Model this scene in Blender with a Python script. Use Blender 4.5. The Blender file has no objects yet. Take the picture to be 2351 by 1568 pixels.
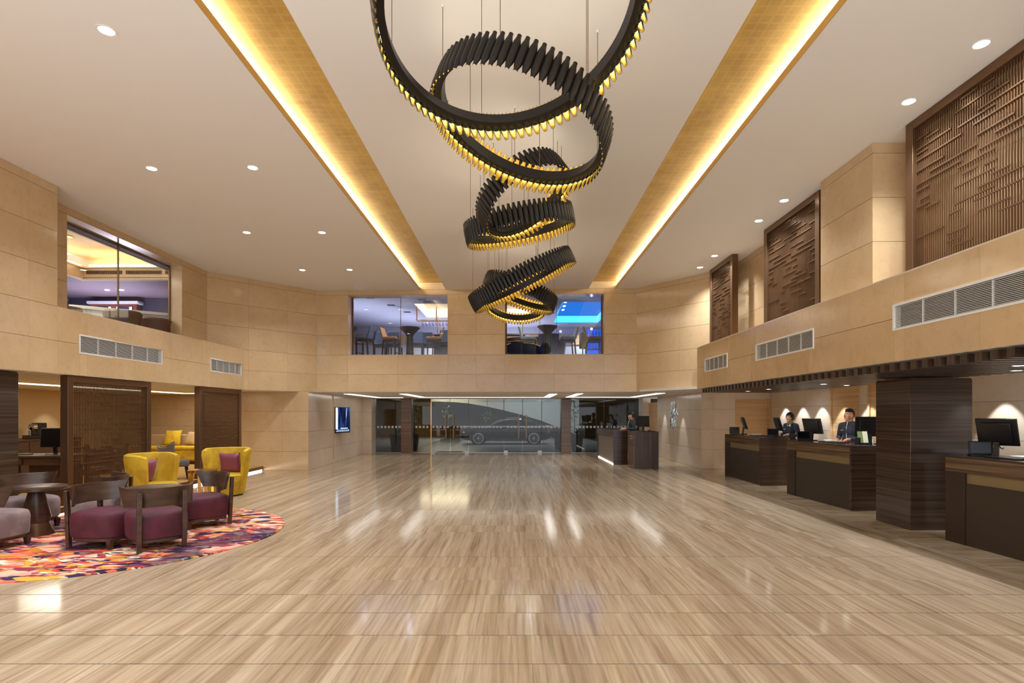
import bpy, bmesh, math, random
from mathutils import Vector, Matrix
random.seed(7)
R = math.radians
scene = bpy.context.scene
C = scene.collection

# ---------------------------------------------------------------- camera, world, exposure, big lights
cam_data = bpy.data.cameras.new('camera'); cam = bpy.data.objects.new('camera', cam_data); C.objects.link(cam)
cam.location = (0, 0, 1.65); cam.rotation_euler = (R(90), 0, 0)
cam_data.sensor_width = 36; cam_data.lens = 36 * 1300 / 2351
cam_data.shift_x = -8 / 2351; cam_data.shift_y = 166 / 2351
cam_data.clip_start = .05; cam_data.clip_end = 200
scene.camera = cam
world = bpy.data.worlds.new('world'); scene.world = world; world.use_nodes = True
world.node_tree.nodes['Background'].inputs[0].default_value = (.90, .965, 1.06, 1)
world.node_tree.nodes['Background'].inputs[1].default_value = 1.7
scene.view_settings.view_transform = 'Standard'; scene.view_settings.look = 'None'
scene.view_settings.exposure = 0.42; scene.view_settings.gamma = 1; scene.view_settings.use_curve_mapping = False
cy = scene.cycles
cy.max_bounces = 8; cy.diffuse_bounces = 4; cy.glossy_bounces = 4; cy.transmission_bounces = 6; cy.transparent_max_bounces = 12
cy.caustics_reflective = False; cy.caustics_refractive = False; cy.sample_clamp_indirect = 6.0

WARM = (1.0, .93, .84); NEUT = (.90, .965, 1.08)
def spot(loc, power, angle=100, blend=.8, color=NEUT, target=None, size=.05):
    l = bpy.data.lights.new('spot_lamp', 'SPOT'); l.energy = power; l.spot_size = R(angle); l.spot_blend = blend
    l.color = color; l.shadow_soft_size = size
    o = bpy.data.objects.new('spot_lamp', l); C.objects.link(o); o.location = loc
    if target: o.rotation_euler = (Vector(target) - Vector(loc)).to_track_quat('-Z', 'Y').to_euler()
    return o
def area(loc, power, sx, sy, color=NEUT, target=None, rot=None, spread=180):
    l = bpy.data.lights.new('area_lamp', 'AREA'); l.energy = power; l.shape = 'RECTANGLE'; l.size = sx; l.size_y = sy; l.color = color
    l.spread = R(spread)
    o = bpy.data.objects.new('area_lamp', l); C.objects.link(o); o.location = loc
    if target: o.rotation_euler = (Vector(target) - Vector(loc)).to_track_quat('-Z', 'Y').to_euler()
    if rot: o.rotation_euler = rot
    return o

H_CEIL, H_SOF = 5.33, 2.30
DL = [(-5.46, 5.44), (-3.93, 5.44), (-5.46, 8.5), (-3.93, 8.47), (-5.46, 11.5), (-3.93, 11.5), (-5.46, 14.5), (-4.24, 14.47),
      (4.2, 5.64), (4.2, 6.68), (4.2, 9.78), (4.2, 10.8), (4.2, 13.2), (4.2, 14.24)]
DLX = {i: (4.64 if x > 0 else x) for i, (x, y) in enumerate(DL)}
for i, (x, y) in enumerate(DL):
    spot((DLX[i], y, 5.30), 190, 125, .9, NEUT)
for x in (-5.46, -3.93, 4.64):
    spot((x, 2.4, 5.30), 190, 125, .9, NEUT); spot((x, -.6, 5.30), 190, 125, .9, NEUT)

area((-1.4, -3.0, .5), 520, 10, 3.5, NEUT, rot=(R(180), 0, 0))  # uplight added out of view behind the camera to brighten the ceiling
# ---------------------------------------------------------------- helpers
class MB:
    def __init__(s): s.v = []; s.f = []; s.m = []; s.sm = []
    def add(s, vs, fs, mi=0, smooth=False):
        b = len(s.v); s.v += [tuple(v) for v in vs]
        for f in fs: s.f.append(tuple(b + i for i in f)); s.m.append(mi); s.sm.append(smooth)
        return s
    def box(s, x0, x1, y0, y1, z0, z1, mi=0):
        return s.add([(x0,y0,z0),(x1,y0,z0),(x1,y1,z0),(x0,y1,z0),(x0,y0,z1),(x1,y0,z1),(x1,y1,z1),(x0,y1,z1)],
              [(0,3,2,1),(4,5,6,7),(0,1,5,4),(1,2,6,5),(2,3,7,6),(3,0,4,7)], mi)
    def obox(s, c, size, M=None, mi=0):
        hx, hy, hz = [q / 2 for q in size]; M = M or Matrix.Identity(3); c = Vector(c)
        vs = [c + M @ Vector((a*hx, b*hy, d*hz)) for d in (-1,1) for a, b in ((-1,-1),(1,-1),(1,1),(-1,1))]
        return s.add(vs, [(0,3,2,1),(4,5,6,7),(0,1,5,4),(1,2,6,5),(2,3,7,6),(3,0,4,7)], mi)
    def bar(s, p, q, w, h=None, mi=0):
        p, q = Vector(p), Vector(q); d = q - p; L = d.length
        M = d.to_track_quat('Z', 'Y').to_matrix()
        return s.obox((p + q) / 2, (w, h or w, L), M, mi)
    def cyl(s, p, q, r1, r2=None, n=14, mi=0, caps=True, smooth=True):
        p, q = Vector(p), Vector(q); r2 = r1 if r2 is None else r2
        M = (q - p).to_track_quat('Z', 'Y').to_matrix()
        vs = []
        for c, r in ((p, r1), (q, r2)):
            for i in range(n):
                a = 2 * math.pi * i / n; vs.append(c + M @ Vector((r*math.cos(a), r*math.sin(a), 0)))
        s.add(vs, [(i, (i+1) % n, n + (i+1) % n, n + i) for i in range(n)], mi, smooth)
        if caps:
            s.add(vs[:n], [tuple(reversed(range(n)))], mi); s.add(vs[n:], [tuple(range(n))], mi)
        return s
    def lathe(s, prof, n=24, c=(0, 0, 0), mi=0, smooth=True, a0=0., a1=2*math.pi):
        full = abs(a1 - a0 - 2*math.pi) < 1e-6; k = n if full else n + 1; vs = []
        for r, z in prof:
            for i in range(k):
                a = a0 + (a1 - a0) * i / n; vs.append((c[0] + r*math.cos(a), c[1] + r*math.sin(a), c[2] + z))
        fs = []
        for j in range(len(prof) - 1):
            for i in range(n):
                i2 = (i + 1) % k; fs.append((j*k+i, j*k+i2, (j+1)*k+i2, (j+1)*k+i))
        return s.add(vs, fs, mi, smooth)
    def prism(s, poly, z0, z1, mi=0):
        n = len(poly)
        a = sum(poly[i][0]*poly[(i+1)%n][1] - poly[(i+1)%n][0]*poly[i][1] for i in range(n))
        if a < 0: poly = list(reversed(poly))
        return s.add([(x, y, z0) for x, y in poly] + [(x, y, z1) for x, y in poly],
              [tuple(reversed(range(n))), tuple(range(n, 2*n))] + [(i, (i+1) % n, n + (i+1) % n, n + i) for i in range(n)], mi)
    def sphere(s, c, r, nu=14, nv=10, mi=0, keep=None, M=None):
        if not hasattr(r, '__len__'): r = (r, r, r)
        c = Vector(c); vs = []; M = M or Matrix.Identity(3)
        for j in range(nv + 1):
            t = math.pi * j / nv
            for i in range(nu):
                a = 2*math.pi*i/nu
                vs.append(c + M @ Vector((r[0]*math.sin(t)*math.cos(a), r[1]*math.sin(t)*math.sin(a), r[2]*math.cos(t))))
        fs = []
        for j in range(nv):
            for i in range(nu):
                q = (j*nu+i, (j+1)*nu+i, (j+1)*nu+(i+1) % nu, j*nu+(i+1) % nu)
                if keep is None or keep(sum((Vector(vs[k]) - c for k in q), Vector()) / 4): fs.append(q)
        return s.add(vs, fs, mi, True)
    def capsule(s, p, q, r1, r2=None, n=12, mi=0):
        p, q = Vector(p), Vector(q); r2 = r1 if r2 is None else r2
        s.cyl(p, q, r1, r2, n, mi, False); s.sphere(p, r1, n, 8, mi); s.sphere(q, r2, n, 8, mi); return s
    def tube(s, pts, r, n=8, mi=0, closed=False):
        pts = [Vector(p) for p in pts]; k = len(pts); vs = []
        rr = r if hasattr(r, '__len__') else [r] * k
        for i in range(k):
            a = pts[i-1] if (i or closed) else pts[0]; b = pts[(i+1) % k] if (i < k-1 or closed) else pts[-1]
            M = (b - a).to_track_quat('Z', 'Y').to_matrix()
            for j in range(n):
                t = 2*math.pi*j/n; vs.append(pts[i] + M @ Vector((rr[i]*math.cos(t), rr[i]*math.sin(t), 0)))
        fs = [(i*n+j, i*n+(j+1) % n, ((i+1) % k)*n+(j+1) % n, ((i+1) % k)*n+j) for i in range(k if closed else k-1) for j in range(n)]
        s.add(vs, fs, mi, True)
        if not closed: s.add(vs[:n], [tuple(reversed(range(n)))], mi); s.add(vs[-n:], [tuple(range(n))], mi)
        return s
    def mesh(s, name, mats, sharp=40):
        me = bpy.data.meshes.new(name); me.from_pydata(s.v, [], s.f)
        for m in (mats if isinstance(mats, (list, tuple)) else [mats]): me.materials.append(m)
        for p, mi, sm in zip(me.polygons, s.m, s.sm): p.material_index = mi; p.use_smooth = sm
        if any(s.sm): me.set_sharp_from_angle(angle=R(sharp))
        me.update(); return me
    def build(s, name, mats, parent=None, bevel=0, seg=2, weld=False):
        o = link(name, s.mesh(name, mats), parent)
        if weld:
            bm = bmesh.new(); bm.from_mesh(o.data); bmesh.ops.remove_doubles(bm, verts=bm.verts, dist=1e-4)
            bm.to_mesh(o.data); bm.free()
        if bevel:
            b = o.modifiers.new('bevel', 'BEVEL'); b.width = bevel; b.segments = seg; b.limit_method = 'ANGLE'; b.angle_limit = R(40)
            b.harden_normals = False
            for p in o.data.polygons: p.use_smooth = True
            o.data.set_sharp_from_angle(angle=R(60))
        return o
def link(name, data, parent=None, loc=None, rz=None):
    o = bpy.data.objects.new(name, data); C.objects.link(o)
    if parent: o.parent = parent
    if loc is not None: o.location = loc
    if rz is not None: o.rotation_euler = (0, 0, rz)
    return o
def tag(o, label=None, cat=None, group=None, kind=None):
    if label: o['label'] = label
    if cat: o['category'] = cat
    if group: o['group'] = group
    if kind: o['kind'] = kind
    return o
def thing(name, label, cat, loc=(0, 0, 0), rz=0, group=None):
    return tag(link(name, None, None, loc, rz), label, cat, group)
def struct(o): o['kind'] = 'structure'; return o
def stuff(o): o['kind'] = 'stuff'; return o
def dup(root, loc, rz, label=None, group=None):
    def cp(o, par):
        c = o.copy(); C.objects.link(c); c.parent = par
        for ch in kids.get(o.name, []): cp(ch, c)
        return c
    kids = {}
    for ch in C.objects:
        if ch.parent: kids.setdefault(ch.parent.name, []).append(ch)
    r = cp(root, None); r.location = loc; r.rotation_euler = (0, 0, rz)
    if label: r['label'] = label
    if group: r['group'] = group
    return r

# ---------------------------------------------------------------- materials
def srgb(c): return tuple(((x/255)/12.92 if x/255 <= .04045 else ((x/255+.055)/1.055)**2.4) for x in c) + (1,)
def mat(name):
    m = bpy.data.materials.new(name); m.use_nodes = True; nt = m.node_tree
    return m, nt, nt.nodes['Principled BSDF']
def pbr(name, col, rough=.5, metal=0, spec=.5, sheen=0, coat=0, emit=None, estr=0):
    m, nt, b = mat(name); b.inputs['Base Color'].default_value = srgb(col); b.inputs['Roughness'].default_value = rough
    b.inputs['Metallic'].default_value = metal; b.inputs['Specular IOR Level'].default_value = spec
    if sheen: b.inputs['Sheen Weight'].default_value = sheen; b.inputs['Sheen Roughness'].default_value = .35
    if coat: b.inputs['Coat Weight'].default_value = coat; b.inputs['Coat Roughness'].default_value = .06
    if emit: b.inputs['Emission Color'].default_value = srgb(emit); b.inputs['Emission Strength'].default_value = estr
    return m
def N(nt, t, **kw):
    n = nt.nodes.new(t)
    for k, v in kw.items():
        if k in n.inputs: n.inputs[k].default_value = v
        else: setattr(n, k, v)
    return n
def ramp(nt, stops, interp='LINEAR'):
    r = nt.nodes.new('ShaderNodeValToRGB'); r.color_ramp.interpolation = interp; e = r.color_ramp.elements
    while len(e) < len(stops): e.new(.5)
    for el, (p, c) in zip(e, stops): el.position = p; el.color = srgb(c) if len(c) == 3 else c
    return r
def pos_scaled(nt, sc, rnd=(0, 0, 0), obj=False):
    if obj: v = N(nt, 'ShaderNodeTexCoord').outputs['Object']
    else: v = N(nt, 'ShaderNodeNewGeometry').outputs['Position']
    mp = N(nt, 'ShaderNodeMapping'); mp.inputs['Scale'].default_value = sc; nt.links.new(v, mp.inputs['Vector'])
    if any(rnd):
        oi = N(nt, 'ShaderNodeObjectInfo'); cx = N(nt, 'ShaderNodeCombineXYZ')
        for k in range(3):
            if rnd[k]:
                ml = N(nt, 'ShaderNodeMath', operation='MULTIPLY'); ml.inputs[1].default_value = rnd[k]
                nt.links.new(oi.outputs['Random'], ml.inputs[0]); nt.links.new(ml.outputs[0], cx.inputs[k])
        nt.links.new(cx.outputs[0], mp.inputs['Location'])
    return mp.outputs[0]
def tex(nt, vec, scale, detail=6, rough=.6, dist=0):
    t = N(nt, 'ShaderNodeTexNoise'); t.inputs['Scale'].default_value = scale; t.inputs['Detail'].default_value = detail
    t.inputs['Roughness'].default_value = rough; t.inputs['Distortion'].default_value = dist
    nt.links.new(vec, t.inputs['Vector']); return t.outputs['Fac']
def mixc(nt, a, b, fac, mode='MIX'):
    m = N(nt, 'ShaderNodeMix', data_type='RGBA', blend_type=mode)
    for s_, x in ((6, a), (7, b)):
        if isinstance(x, tuple): m.inputs[s_].default_value = x
        else: nt.links.new(x, m.inputs[s_])
    if isinstance(fac, (int, float)): m.inputs[0].default_value = fac
    else: nt.links.new(fac, m.inputs[0])
    return m.outputs[2]
def rand_tint(nt, col, amt):
    oi = N(nt, 'ShaderNodeObjectInfo'); mr = N(nt, 'ShaderNodeMapRange'); mr.inputs[3].default_value = 1 - amt; mr.inputs[4].default_value = 1 + amt
    nt.links.new(oi.outputs['Random'], mr.inputs[0]); hs = N(nt, 'ShaderNodeHueSaturation')
    nt.links.new(mr.outputs[0], hs.inputs['Value']); nt.links.new(col, hs.inputs['Color']); return hs.outputs[0]
def stone_wall(name, base, dark, rough=.22):
    m, nt, b = mat(name); v = pos_scaled(nt, (1, 1, 1), (30, 0, 17))
    n1 = tex(nt, v, 1.1, 5, .62); n2 = tex(nt, v, 9, 6, .7)
    r1 = ramp(nt, [(.3, dark), (.7, base)]); nt.links.new(n1, r1.inputs[0])
    r2 = ramp(nt, [(.30, (150, 150, 150)), (.5, (255, 255, 255))]); nt.links.new(n2, r2.inputs[0])
    c = mixc(nt, r1.outputs[0], r2.outputs[0], .14, 'MULTIPLY')
    nt.links.new(rand_tint(nt, c, .03), b.inputs['Base Color'])
    b.inputs['Roughness'].default_value = rough; b.inputs['Specular IOR Level'].default_value = .5
    return m
def streaks(name, stops, sc, rough, rnd=(0, 0, 0), tint=.05, detail=8, extra=None, spec=.5, coat=0, obj=False):
    m, nt, b = mat(name); v = pos_scaled(nt, sc, rnd, obj)
    n1 = tex(nt, v, 1.0, detail, .68, .25)
    r1 = ramp(nt, stops); nt.links.new(n1, r1.inputs[0]); c = r1.outputs[0]
    if extra:
        v2 = pos_scaled(nt, tuple(q * extra for q in sc), rnd, obj); n2 = tex(nt, v2, 1.0, 4, .6)
        r2 = ramp(nt, [(.3, (160, 150, 140)), (.55, (255, 255, 255)), (.75, (255, 250, 240))]); nt.links.new(n2, r2.inputs[0])
        c = mixc(nt, c, r2.outputs[0], .55, 'MULTIPLY')
    nt.links.new(rand_tint(nt, c, tint), b.inputs['Base Color'])
    b.inputs['Roughness'].default_value = rough; b.inputs['Specular IOR Level'].default_value = spec
    if coat: b.inputs['Coat Weight'].default_value = coat; b.inputs['Coat Roughness'].default_value = .08
    return m
def emis(name, col, s):
    m = bpy.data.materials.new(name); m.use_nodes = True; nt = m.node_tree; nt.nodes.clear()
    e = N(nt, 'ShaderNodeEmission'); e.inputs[0].default_value = srgb(col); e.inputs[1].default_value = s
    o = N(nt, 'ShaderNodeOutputMaterial'); nt.links.new(e.outputs[0], o.inputs[0]); return m
def glass(name, tint=(255, 255, 255), refl=1.0, rough=0.0):
    m = bpy.data.materials.new(name); m.use_nodes = True; nt = m.node_tree; nt.nodes.clear()
    t = N(nt, 'ShaderNodeBsdfTransparent'); t.inputs[0].default_value = srgb(tint)
    g = N(nt, 'ShaderNodeBsdfGlossy'); g.inputs['Roughness'].default_value = rough
    f = N(nt, 'ShaderNodeLayerWeight'); f.inputs[0].default_value = .5      # Schlick curve, the same on both faces of the pane
    pw = N(nt, 'ShaderNodeMath', operation='POWER'); pw.inputs[1].default_value = 5; nt.links.new(f.outputs['Facing'], pw.inputs[0])
    ml = N(nt, 'ShaderNodeMath', operation='MULTIPLY_ADD'); ml.inputs[1].default_value = .96 * refl; ml.inputs[2].default_value = .04 * refl; nt.links.new(pw.outputs[0], ml.inputs[0])
    x = N(nt, 'ShaderNodeMixShader'); nt.links.new(ml.outputs[0], x.inputs[0]); nt.links.new(t.outputs[0], x.inputs[1]); nt.links.new(g.outputs[0], x.inputs[2])
    o = N(nt, 'ShaderNodeOutputMaterial'); nt.links.new(x.outputs[0], o.inputs[0]); return m
def velvet(name, col, col2):
    m, nt, b = mat(name); v = pos_scaled(nt, (1, 1, 1)); n = tex(nt, v, 5, 3, .5)
    r = ramp(nt, [(.38, col2), (.62, col)]); nt.links.new(n, r.inputs[0]); nt.links.new(r.outputs[0], b.inputs['Base Color'])
    b.inputs['Roughness'].default_value = .75; b.inputs['Sheen Weight'].default_value = .6; b.inputs['Sheen Roughness'].default_value = .35
    b.inputs['Sheen Tint'].default_value = srgb(col); return m

M = {}
M['stone'] = stone_wall('beige_marble', (210, 180, 138), (198, 166, 122), .16)
M['stone_low'] = stone_wall('pale_marble', (222, 203, 180), (208, 187, 160), .16)
M['joint'] = pbr('joint', (120, 92, 60), .7)
M['plaster'] = pbr('ceiling_plaster', (236, 232, 224), .8, spec=.2)
M['white'] = pbr('white_paint', (228, 224, 216), .6)
M['floor'] = streaks('vein_cut_marble_floor', [(.25, (138, 115, 90)), (.42, (168, 144, 115)), (.55, (187, 165, 136)), (.72, (206, 188, 160))],
                     (5.5, .16, 1), .11, (.7, .02, 0), .014, 9, 5.0)
M['floor'].node_tree.nodes['Principled BSDF'].inputs['IOR'].default_value = 1.25
M['floor2'] = streaks('vein_cut_marble_border', [(.25, (160, 130, 98)), (.5, (190, 164, 130)), (.75, (206, 186, 156))], (.35, 3.2, 1), .14, (.6, 9, 0), .05, 8, 4.0)
M['floor_dark'] = pbr('floor_groove', (52, 38, 26), .6)
DARK = [(.28, (46, 35, 28)), (.45, (64, 50, 40)), (.6, (80, 63, 51)), (.74, (108, 88, 72))]
M['dark_stone'] = streaks('dark_strata_marble', DARK, (.2, .2, 30), .14, (0, 0, 0), .03, 8, 3.0)
BAND = [(.28, (58, 42, 30)), (.45, (92, 70, 50)), (.6, (124, 98, 72)), (.76, (158, 128, 98))]
M['band_stone'] = streaks('brown_strata_band', BAND, (.35, .35, 22), .16, (0, 0, 5), .04, 8, 3.0)
M['dark_wood_v'] = streaks('dark_wood_upright', DARK, (20, 20, .4), .3, (0, 0, 0), .03, 7)
M['brown_strata'] = streaks('brown_strata_column', [(.28, (70, 48, 34)), (.5, (106, 76, 54)), (.72, (134, 102, 76))], (.2, .2, 30), .25, (0, 0, 0), .03, 7)
M['bronze'] = pbr('brushed_bronze', (118, 88, 62), .3, .7)
M['bronze_dark'] = pbr('dark_bronze', (96, 66, 46), .38, .6)
M['counter_panel'] = pbr('dark_bronze_panel', (62, 52, 42), .42, .3)
M['gold_strip'] = pbr('olive_gold_strip', (140, 120, 84), .4, .3)
M['brass'] = pbr('brass', (212, 160, 88), .22, 1)
M['pale_wood'] = streaks('pale_wood', [(.3, (190, 148, 100)), (.55, (212, 172, 122)), (.75, (226, 190, 144))], (.5, .5, 18), .4, (0, 0, 0), .03, 6)
M['black'] = pbr('black_plastic', (22, 21, 21), .35)
M['black_metal'] = pbr('black_satin_metal', (24, 20, 16), .42, 0, .35)
M['screen_off'] = pbr('dark_screen', (16, 17, 19), .12)
M['screen_grey'] = pbr('grey_screen', (74, 78, 84), .25)
M['gold_inside'] = pbr('gold_inside', (248, 208, 96), .36, .8)
M['inner_black'] = pbr('matte_black_holder', (10, 9, 8), .9, spec=.1)
M['led_gold'] = emis('led_warm', (255, 242, 210), 16)
M['walnut'] = streaks('walnut', [(.3, (52, 36, 27)), (.55, (74, 52, 40)), (.75, (96, 70, 54))], (3, 3, 14), .32, (0, 0, 3), .05, 6)
M['burgundy'] = velvet('burgundy_velvet', (88, 30, 44), (66, 19, 31))
M['grey_velvet'] = velvet('grey_velvet', (148, 128, 124), (122, 104, 102))
M['mustard'] = velvet('mustard_velvet', (206, 170, 36), (182, 142, 22))
M['satin'] = pbr('plum_satin', (130, 58, 78), .38, 0, .6, .4)
M['taupe'] = pbr('taupe_fabric', (104, 90, 84), .8, sheen=.3)
M['sofa_beige'] = pbr('beige_fabric', (176, 148, 108), .85)
M['carpet'] = pbr('tan_carpet', (178, 142, 88), .95, spec=.1)
M['wallpaper'] = pbr('tan_wallpaper', (206, 172, 122), .8, spec=.2)
M['chrome'] = pbr('chrome', (210, 212, 214), .12, 1)
M['steel'] = pbr('satin_steel', (168, 164, 158), .35, .9)
M['paper'] = pbr('white_paper', (236, 234, 226), .7)
M['glow'] = emis('white_light_panel', (255, 250, 242), 2.6)
M['glow_cove'] = emis('cove_light', (255, 246, 226), 16.0)
M['lamp_face'] = emis('lamp_face', (255, 250, 240), 14.0)
M['glass'] = glass('clear_glass', (244, 246, 246))
M['glass_door'] = glass('tinted_door_glass', (186, 187, 184), .8)
# ---------------------------------------------------------------- panelled walls
_pan = {}
def panel_mesh(w, h, m, t):
    k = (round(w, 3), round(h, 3), m.name, t)
    if k not in _pan:
        g, gz = .0012, .0028; _pan[k] = MB().box(g, w - g, -t, 0, gz, h - gz).mesh('stone_panel', m)
    return _pan[k]
def panel_wall(name, p0, p1, us, zs, m, holes=(), flip=False, piece='stone_panel', t=.03, back=.08):
    """a wall face from p0 to p1 (x, y); its outward normal is to the left of p0->p1 unless flip; us, zs are the joints"""
    d = Vector((p1[0]-p0[0], p1[1]-p0[1], 0)); L = d.length; d.normalize(); ang = math.atan2(d.y, d.x)
    root = struct(link(name, None, None, (p0[0], p0[1], 0), ang))
    if flip: root.location = (p1[0], p1[1], 0); root.rotation_euler = (0, 0, ang + math.pi)
    us = sorted(set([0] + [u for u in us if 0 < u < L] + [L])); zs = sorted(set(zs))
    bk = MB(); cells = []
    for i in range(len(us) - 1):
        for j in range(len(zs) - 1):
            u0, u1, z0, z1 = us[i], us[i+1], zs[j], zs[j+1]
            h = next((h for h in holes if h[0] < u1 - 1e-4 and h[1] > u0 + 1e-4 and h[2] < z1 - 1e-4 and h[3] > z0 + 1e-4), None)
            if not h: cells.append((u0, u1, z0, z1)); continue
            a, b, c, d_ = max(u0, h[0]), min(u1, h[1]), max(z0, h[2]), min(z1, h[3])     # cut the slab round the opening
            for q in ((u0, a, z0, z1), (b, u1, z0, z1), (a, b, z0, c), (a, b, d_, z1)):
                if q[1] - q[0] > .004 and q[3] - q[2] > .004: cells.append(q)
    if True:
        for (u0, u1, z0, z1) in cells:
            j = 0 if abs(z0 - zs[0]) < 1e-4 else 1
            a, b = (L - u1, L - u0) if flip else (u0, u1)
            o = link(piece, panel_mesh(u1-u0, z1-z0, m, t), root); o.location = (a, 0, z0)
            bk.box(a + (.033 if a < .001 else 0), b - (.033 if b > L - .001 else 0), -t - back, -t + .004, z0 + (.004 if j == 0 else 0), z1)
    bk.build(name + '_core', M['joint'], root, weld=True)
    return root
# local frame of a panel wall: x along the wall, outward normal is -y?  (panels sit from y=-t to 0, so the face looks to +y)

ZJ = [2.30, 2.83, 3.385, 3.99, 4.59, 5.19, 5.33]
LJ = lambda a, b, s: [a + s * i for i in range(int((b - a) / s) + 1)]
# outward (+y local): for p0->p1 direction d, +y local is to the left of d
# back wall faces -Y (towards the lobby): run from +X to -X
def along(p0, p1, x=None, y=None):
    t = ((x - p0[0]) / (p1[0] - p0[0])) if x is not None else ((y - p0[1]) / (p1[1] - p0[1]))
    return t * math.hypot(p1[0] - p0[0], p1[1] - p0[1])
BL, BR = (-5.93, 16.9), (3.55, 16.6)
WA, WB = (-5.0, -2.0), (-.32, 2.606)
p0, p1 = BR, BL
ub = [along(p0, p1, x=x) for x in (-5.0, -3.5, -2.0, -1.16, -.32, 1.14, 2.606)]
hb = [(along(p0, p1, x=b), along(p0, p1, x=a), 3.395, 5.185) for a, b in (WA, WB)]
panel_wall('wall_back', p0, p1, ub, [2.30, 2.82, 3.395, 3.99, 4.58, 5.185, 5.33], M['stone'], hb)
for a, b in ((-2.863, -2.07), (2.145, 2.95)):
    panel_wall('wall_back', (b, 16.6 + (3.55-b)*.0316), (a, 16.6 + (3.55-a)*.0316), [], [5.33, 5.54], M['stone'])
# left angled wall, left upper recess wall, left bulkhead
AL = (-7.97, 14.63)
panel_wall('wall_left', BL, AL, [.9, 2.0], ZJ, M['stone'])
LB = (-7.34, 15.33)
p0, p1 = AL, (-7.97, 9.15)
panel_wall('wall_left', p0, p1, [along(p0, p1, y=y) for y in (13.55, 12.4, 11.2, 10.06)], [3.37, 3.99, 4.59, 5.2, 5.33], M['stone'],
           [(along(p0, p1, y=13.55), along(p0, p1, y=10.06), 3.37, 5.2)])
panel_wall('wall_left', (-7.97, 9.15), (-7.4, 9.15), [], [3.385, 3.99, 4.59, 5.19, 5.33], M['stone'])
vl = [(9.61, 11.855), (13.66, 15.23)]
p0, p1 = LB, (-7.4, 9.15)
hv = [(along(p0, p1, y=b), along(p0, p1, y=a), 2.687, 2.987) for a, b in vl]
panel_wall('wall_left', p0, p1, [along(p0, p1, y=y) for y in (14.5, 13.3, 12.15, 10.98, 9.78)], [2.30, 2.83, 3.385], M['stone'], hv)
p0, p1 = (-7.4, 9.15), (-7.4, -4)
panel_wall('wall_left', p0, p1, [along(p0, p1, y=y) for y in (8.61, 7.4, 6.2, 5, 3.8)], ZJ, M['stone'])
struct(MB().box(-7.99, -7.4, 9.15, 14.7, 3.36, 3.385).build('trim_1', M['stone_low']))
struct(MB().prism([(-7.4, 9.15), (-7.35, 15.3), (-7.99, 14.62), (-7.99, 9.15)], 3.345, 3.362).build('trim_1', M['stone_low']))
# right: bulkhead, pier, upper wall, angled wall
RB = (4.7, 14.65)
vr = [(4.63, 7.03), (8.93, 11.05), (12.57, 14.03)]
p0, p1 = (4.7, -4), RB
hv = [(along(p0, p1, y=a), along(p0, p1, y=b), 2.692, 2.987) for a, b in vr]
panel_wall('wall_right', p0, p1, [along(p0, p1, y=5.73 + 1.115*k) for k in range(-4, 9)], [2.30, 2.83, 3.36], M['stone'], hv)
struct(MB().box(4.695, 5.5, -4, 14.5, 3.345, 3.365).build('trim_2', M['stone_low']))
panel_wall('wall_right', (4.85, 7.69), (4.85, 9.0), [], [3.36, 3.99, 4.59, 5.19, 5.33], M['stone'])
panel_wall('wall_right', (5.4, 7.69), (4.85, 7.69), [], [3.36, 3.99, 4.59, 5.19, 5.33], M['stone'])
panel_wall('wall_right', (5.4, -4), (5.4, 14.3), LJ(1, 18, 1.25), [3.36, 3.99, 4.59, 5.19, 5.33], M['stone'])
panel_wall('wall_right', (5.4, 14.27), BR, [.4, 1.5], ZJ, M['stone'])
# ceiling with two gold coves
cl = MB()
for a, b in ((-8.4, -3.033), (-2.07, 2.145), (3.12, 5.6)): cl.box(a, b, -6, 17.0, 5.33, 5.5)
for a, b in ((-3.033, -2.864), (2.951, 3.12)): cl.box(a, b, -6, 17.0, 5.33, 5.41)
struct(cl.build('ceiling', M['plaster']))
def gold_leaf():
    m, nt, b = mat('gold_leaf'); v = pos_scaled(nt, (1, 1, 1))
    br = N(nt, 'ShaderNodeTexBrick'); br.inputs['Scale'].default_value = 1; br.offset = 0
    for k, x in (('Brick Width', .115), ('Row Height', .115), ('Mortar Size', .02), ('Mortar Smooth', 1.0)): br.inputs[k].default_value = x
    br.inputs['Color1'].default_value = srgb((214, 176, 92)); br.inputs['Color2'].default_value = srgb((208, 170, 86)); br.inputs['Mortar'].default_value = srgb((220, 184, 102))
    nt.links.new(v, br.inputs['Vector']); n = tex(nt, v, 3, 4)
    r = ramp(nt, [(.3, (215, 205, 190)), (.7, (255, 255, 255))]); nt.links.new(n, r.inputs[0])
    nt.links.new(mixc(nt, br.outputs[0], r.outputs[0], .8, 'MULTIPLY'), b.inputs['Base Color'])
    b.inputs['Metallic'].default_value = .55; b.inputs['Roughness'].default_value = .42; return m
M['gold_leaf'] = gold_leaf()
for sgn, xo, xi in ((-1, -2.863, -2.07), (1, 2.95, 2.145)):
    a, b = sorted((xo + sgn * .17, xi))
    struct(MB().box(a, b, -6, 16.95, 5.54, 5.58).build('ceiling', M['gold_leaf']))
    a, b = sorted((xo - sgn * .008, xo))
    struct(MB().box(a, b, -6, 16.95, 5.331, 5.415).build('trim_3', pbr('gold_paint', (206, 164, 92), .5, .2)))
    a, b = sorted((xo + sgn * .15, xo + sgn * .17))
    tag(MB().box(a, b, -6, 16.9, 5.425, 5.54).build('cove_light', M['glow_cove']),
        'long warm light strip hidden in the %s gold ceiling cove' % ('left-hand' if sgn < 0 else 'right-hand'), 'light strip')
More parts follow.
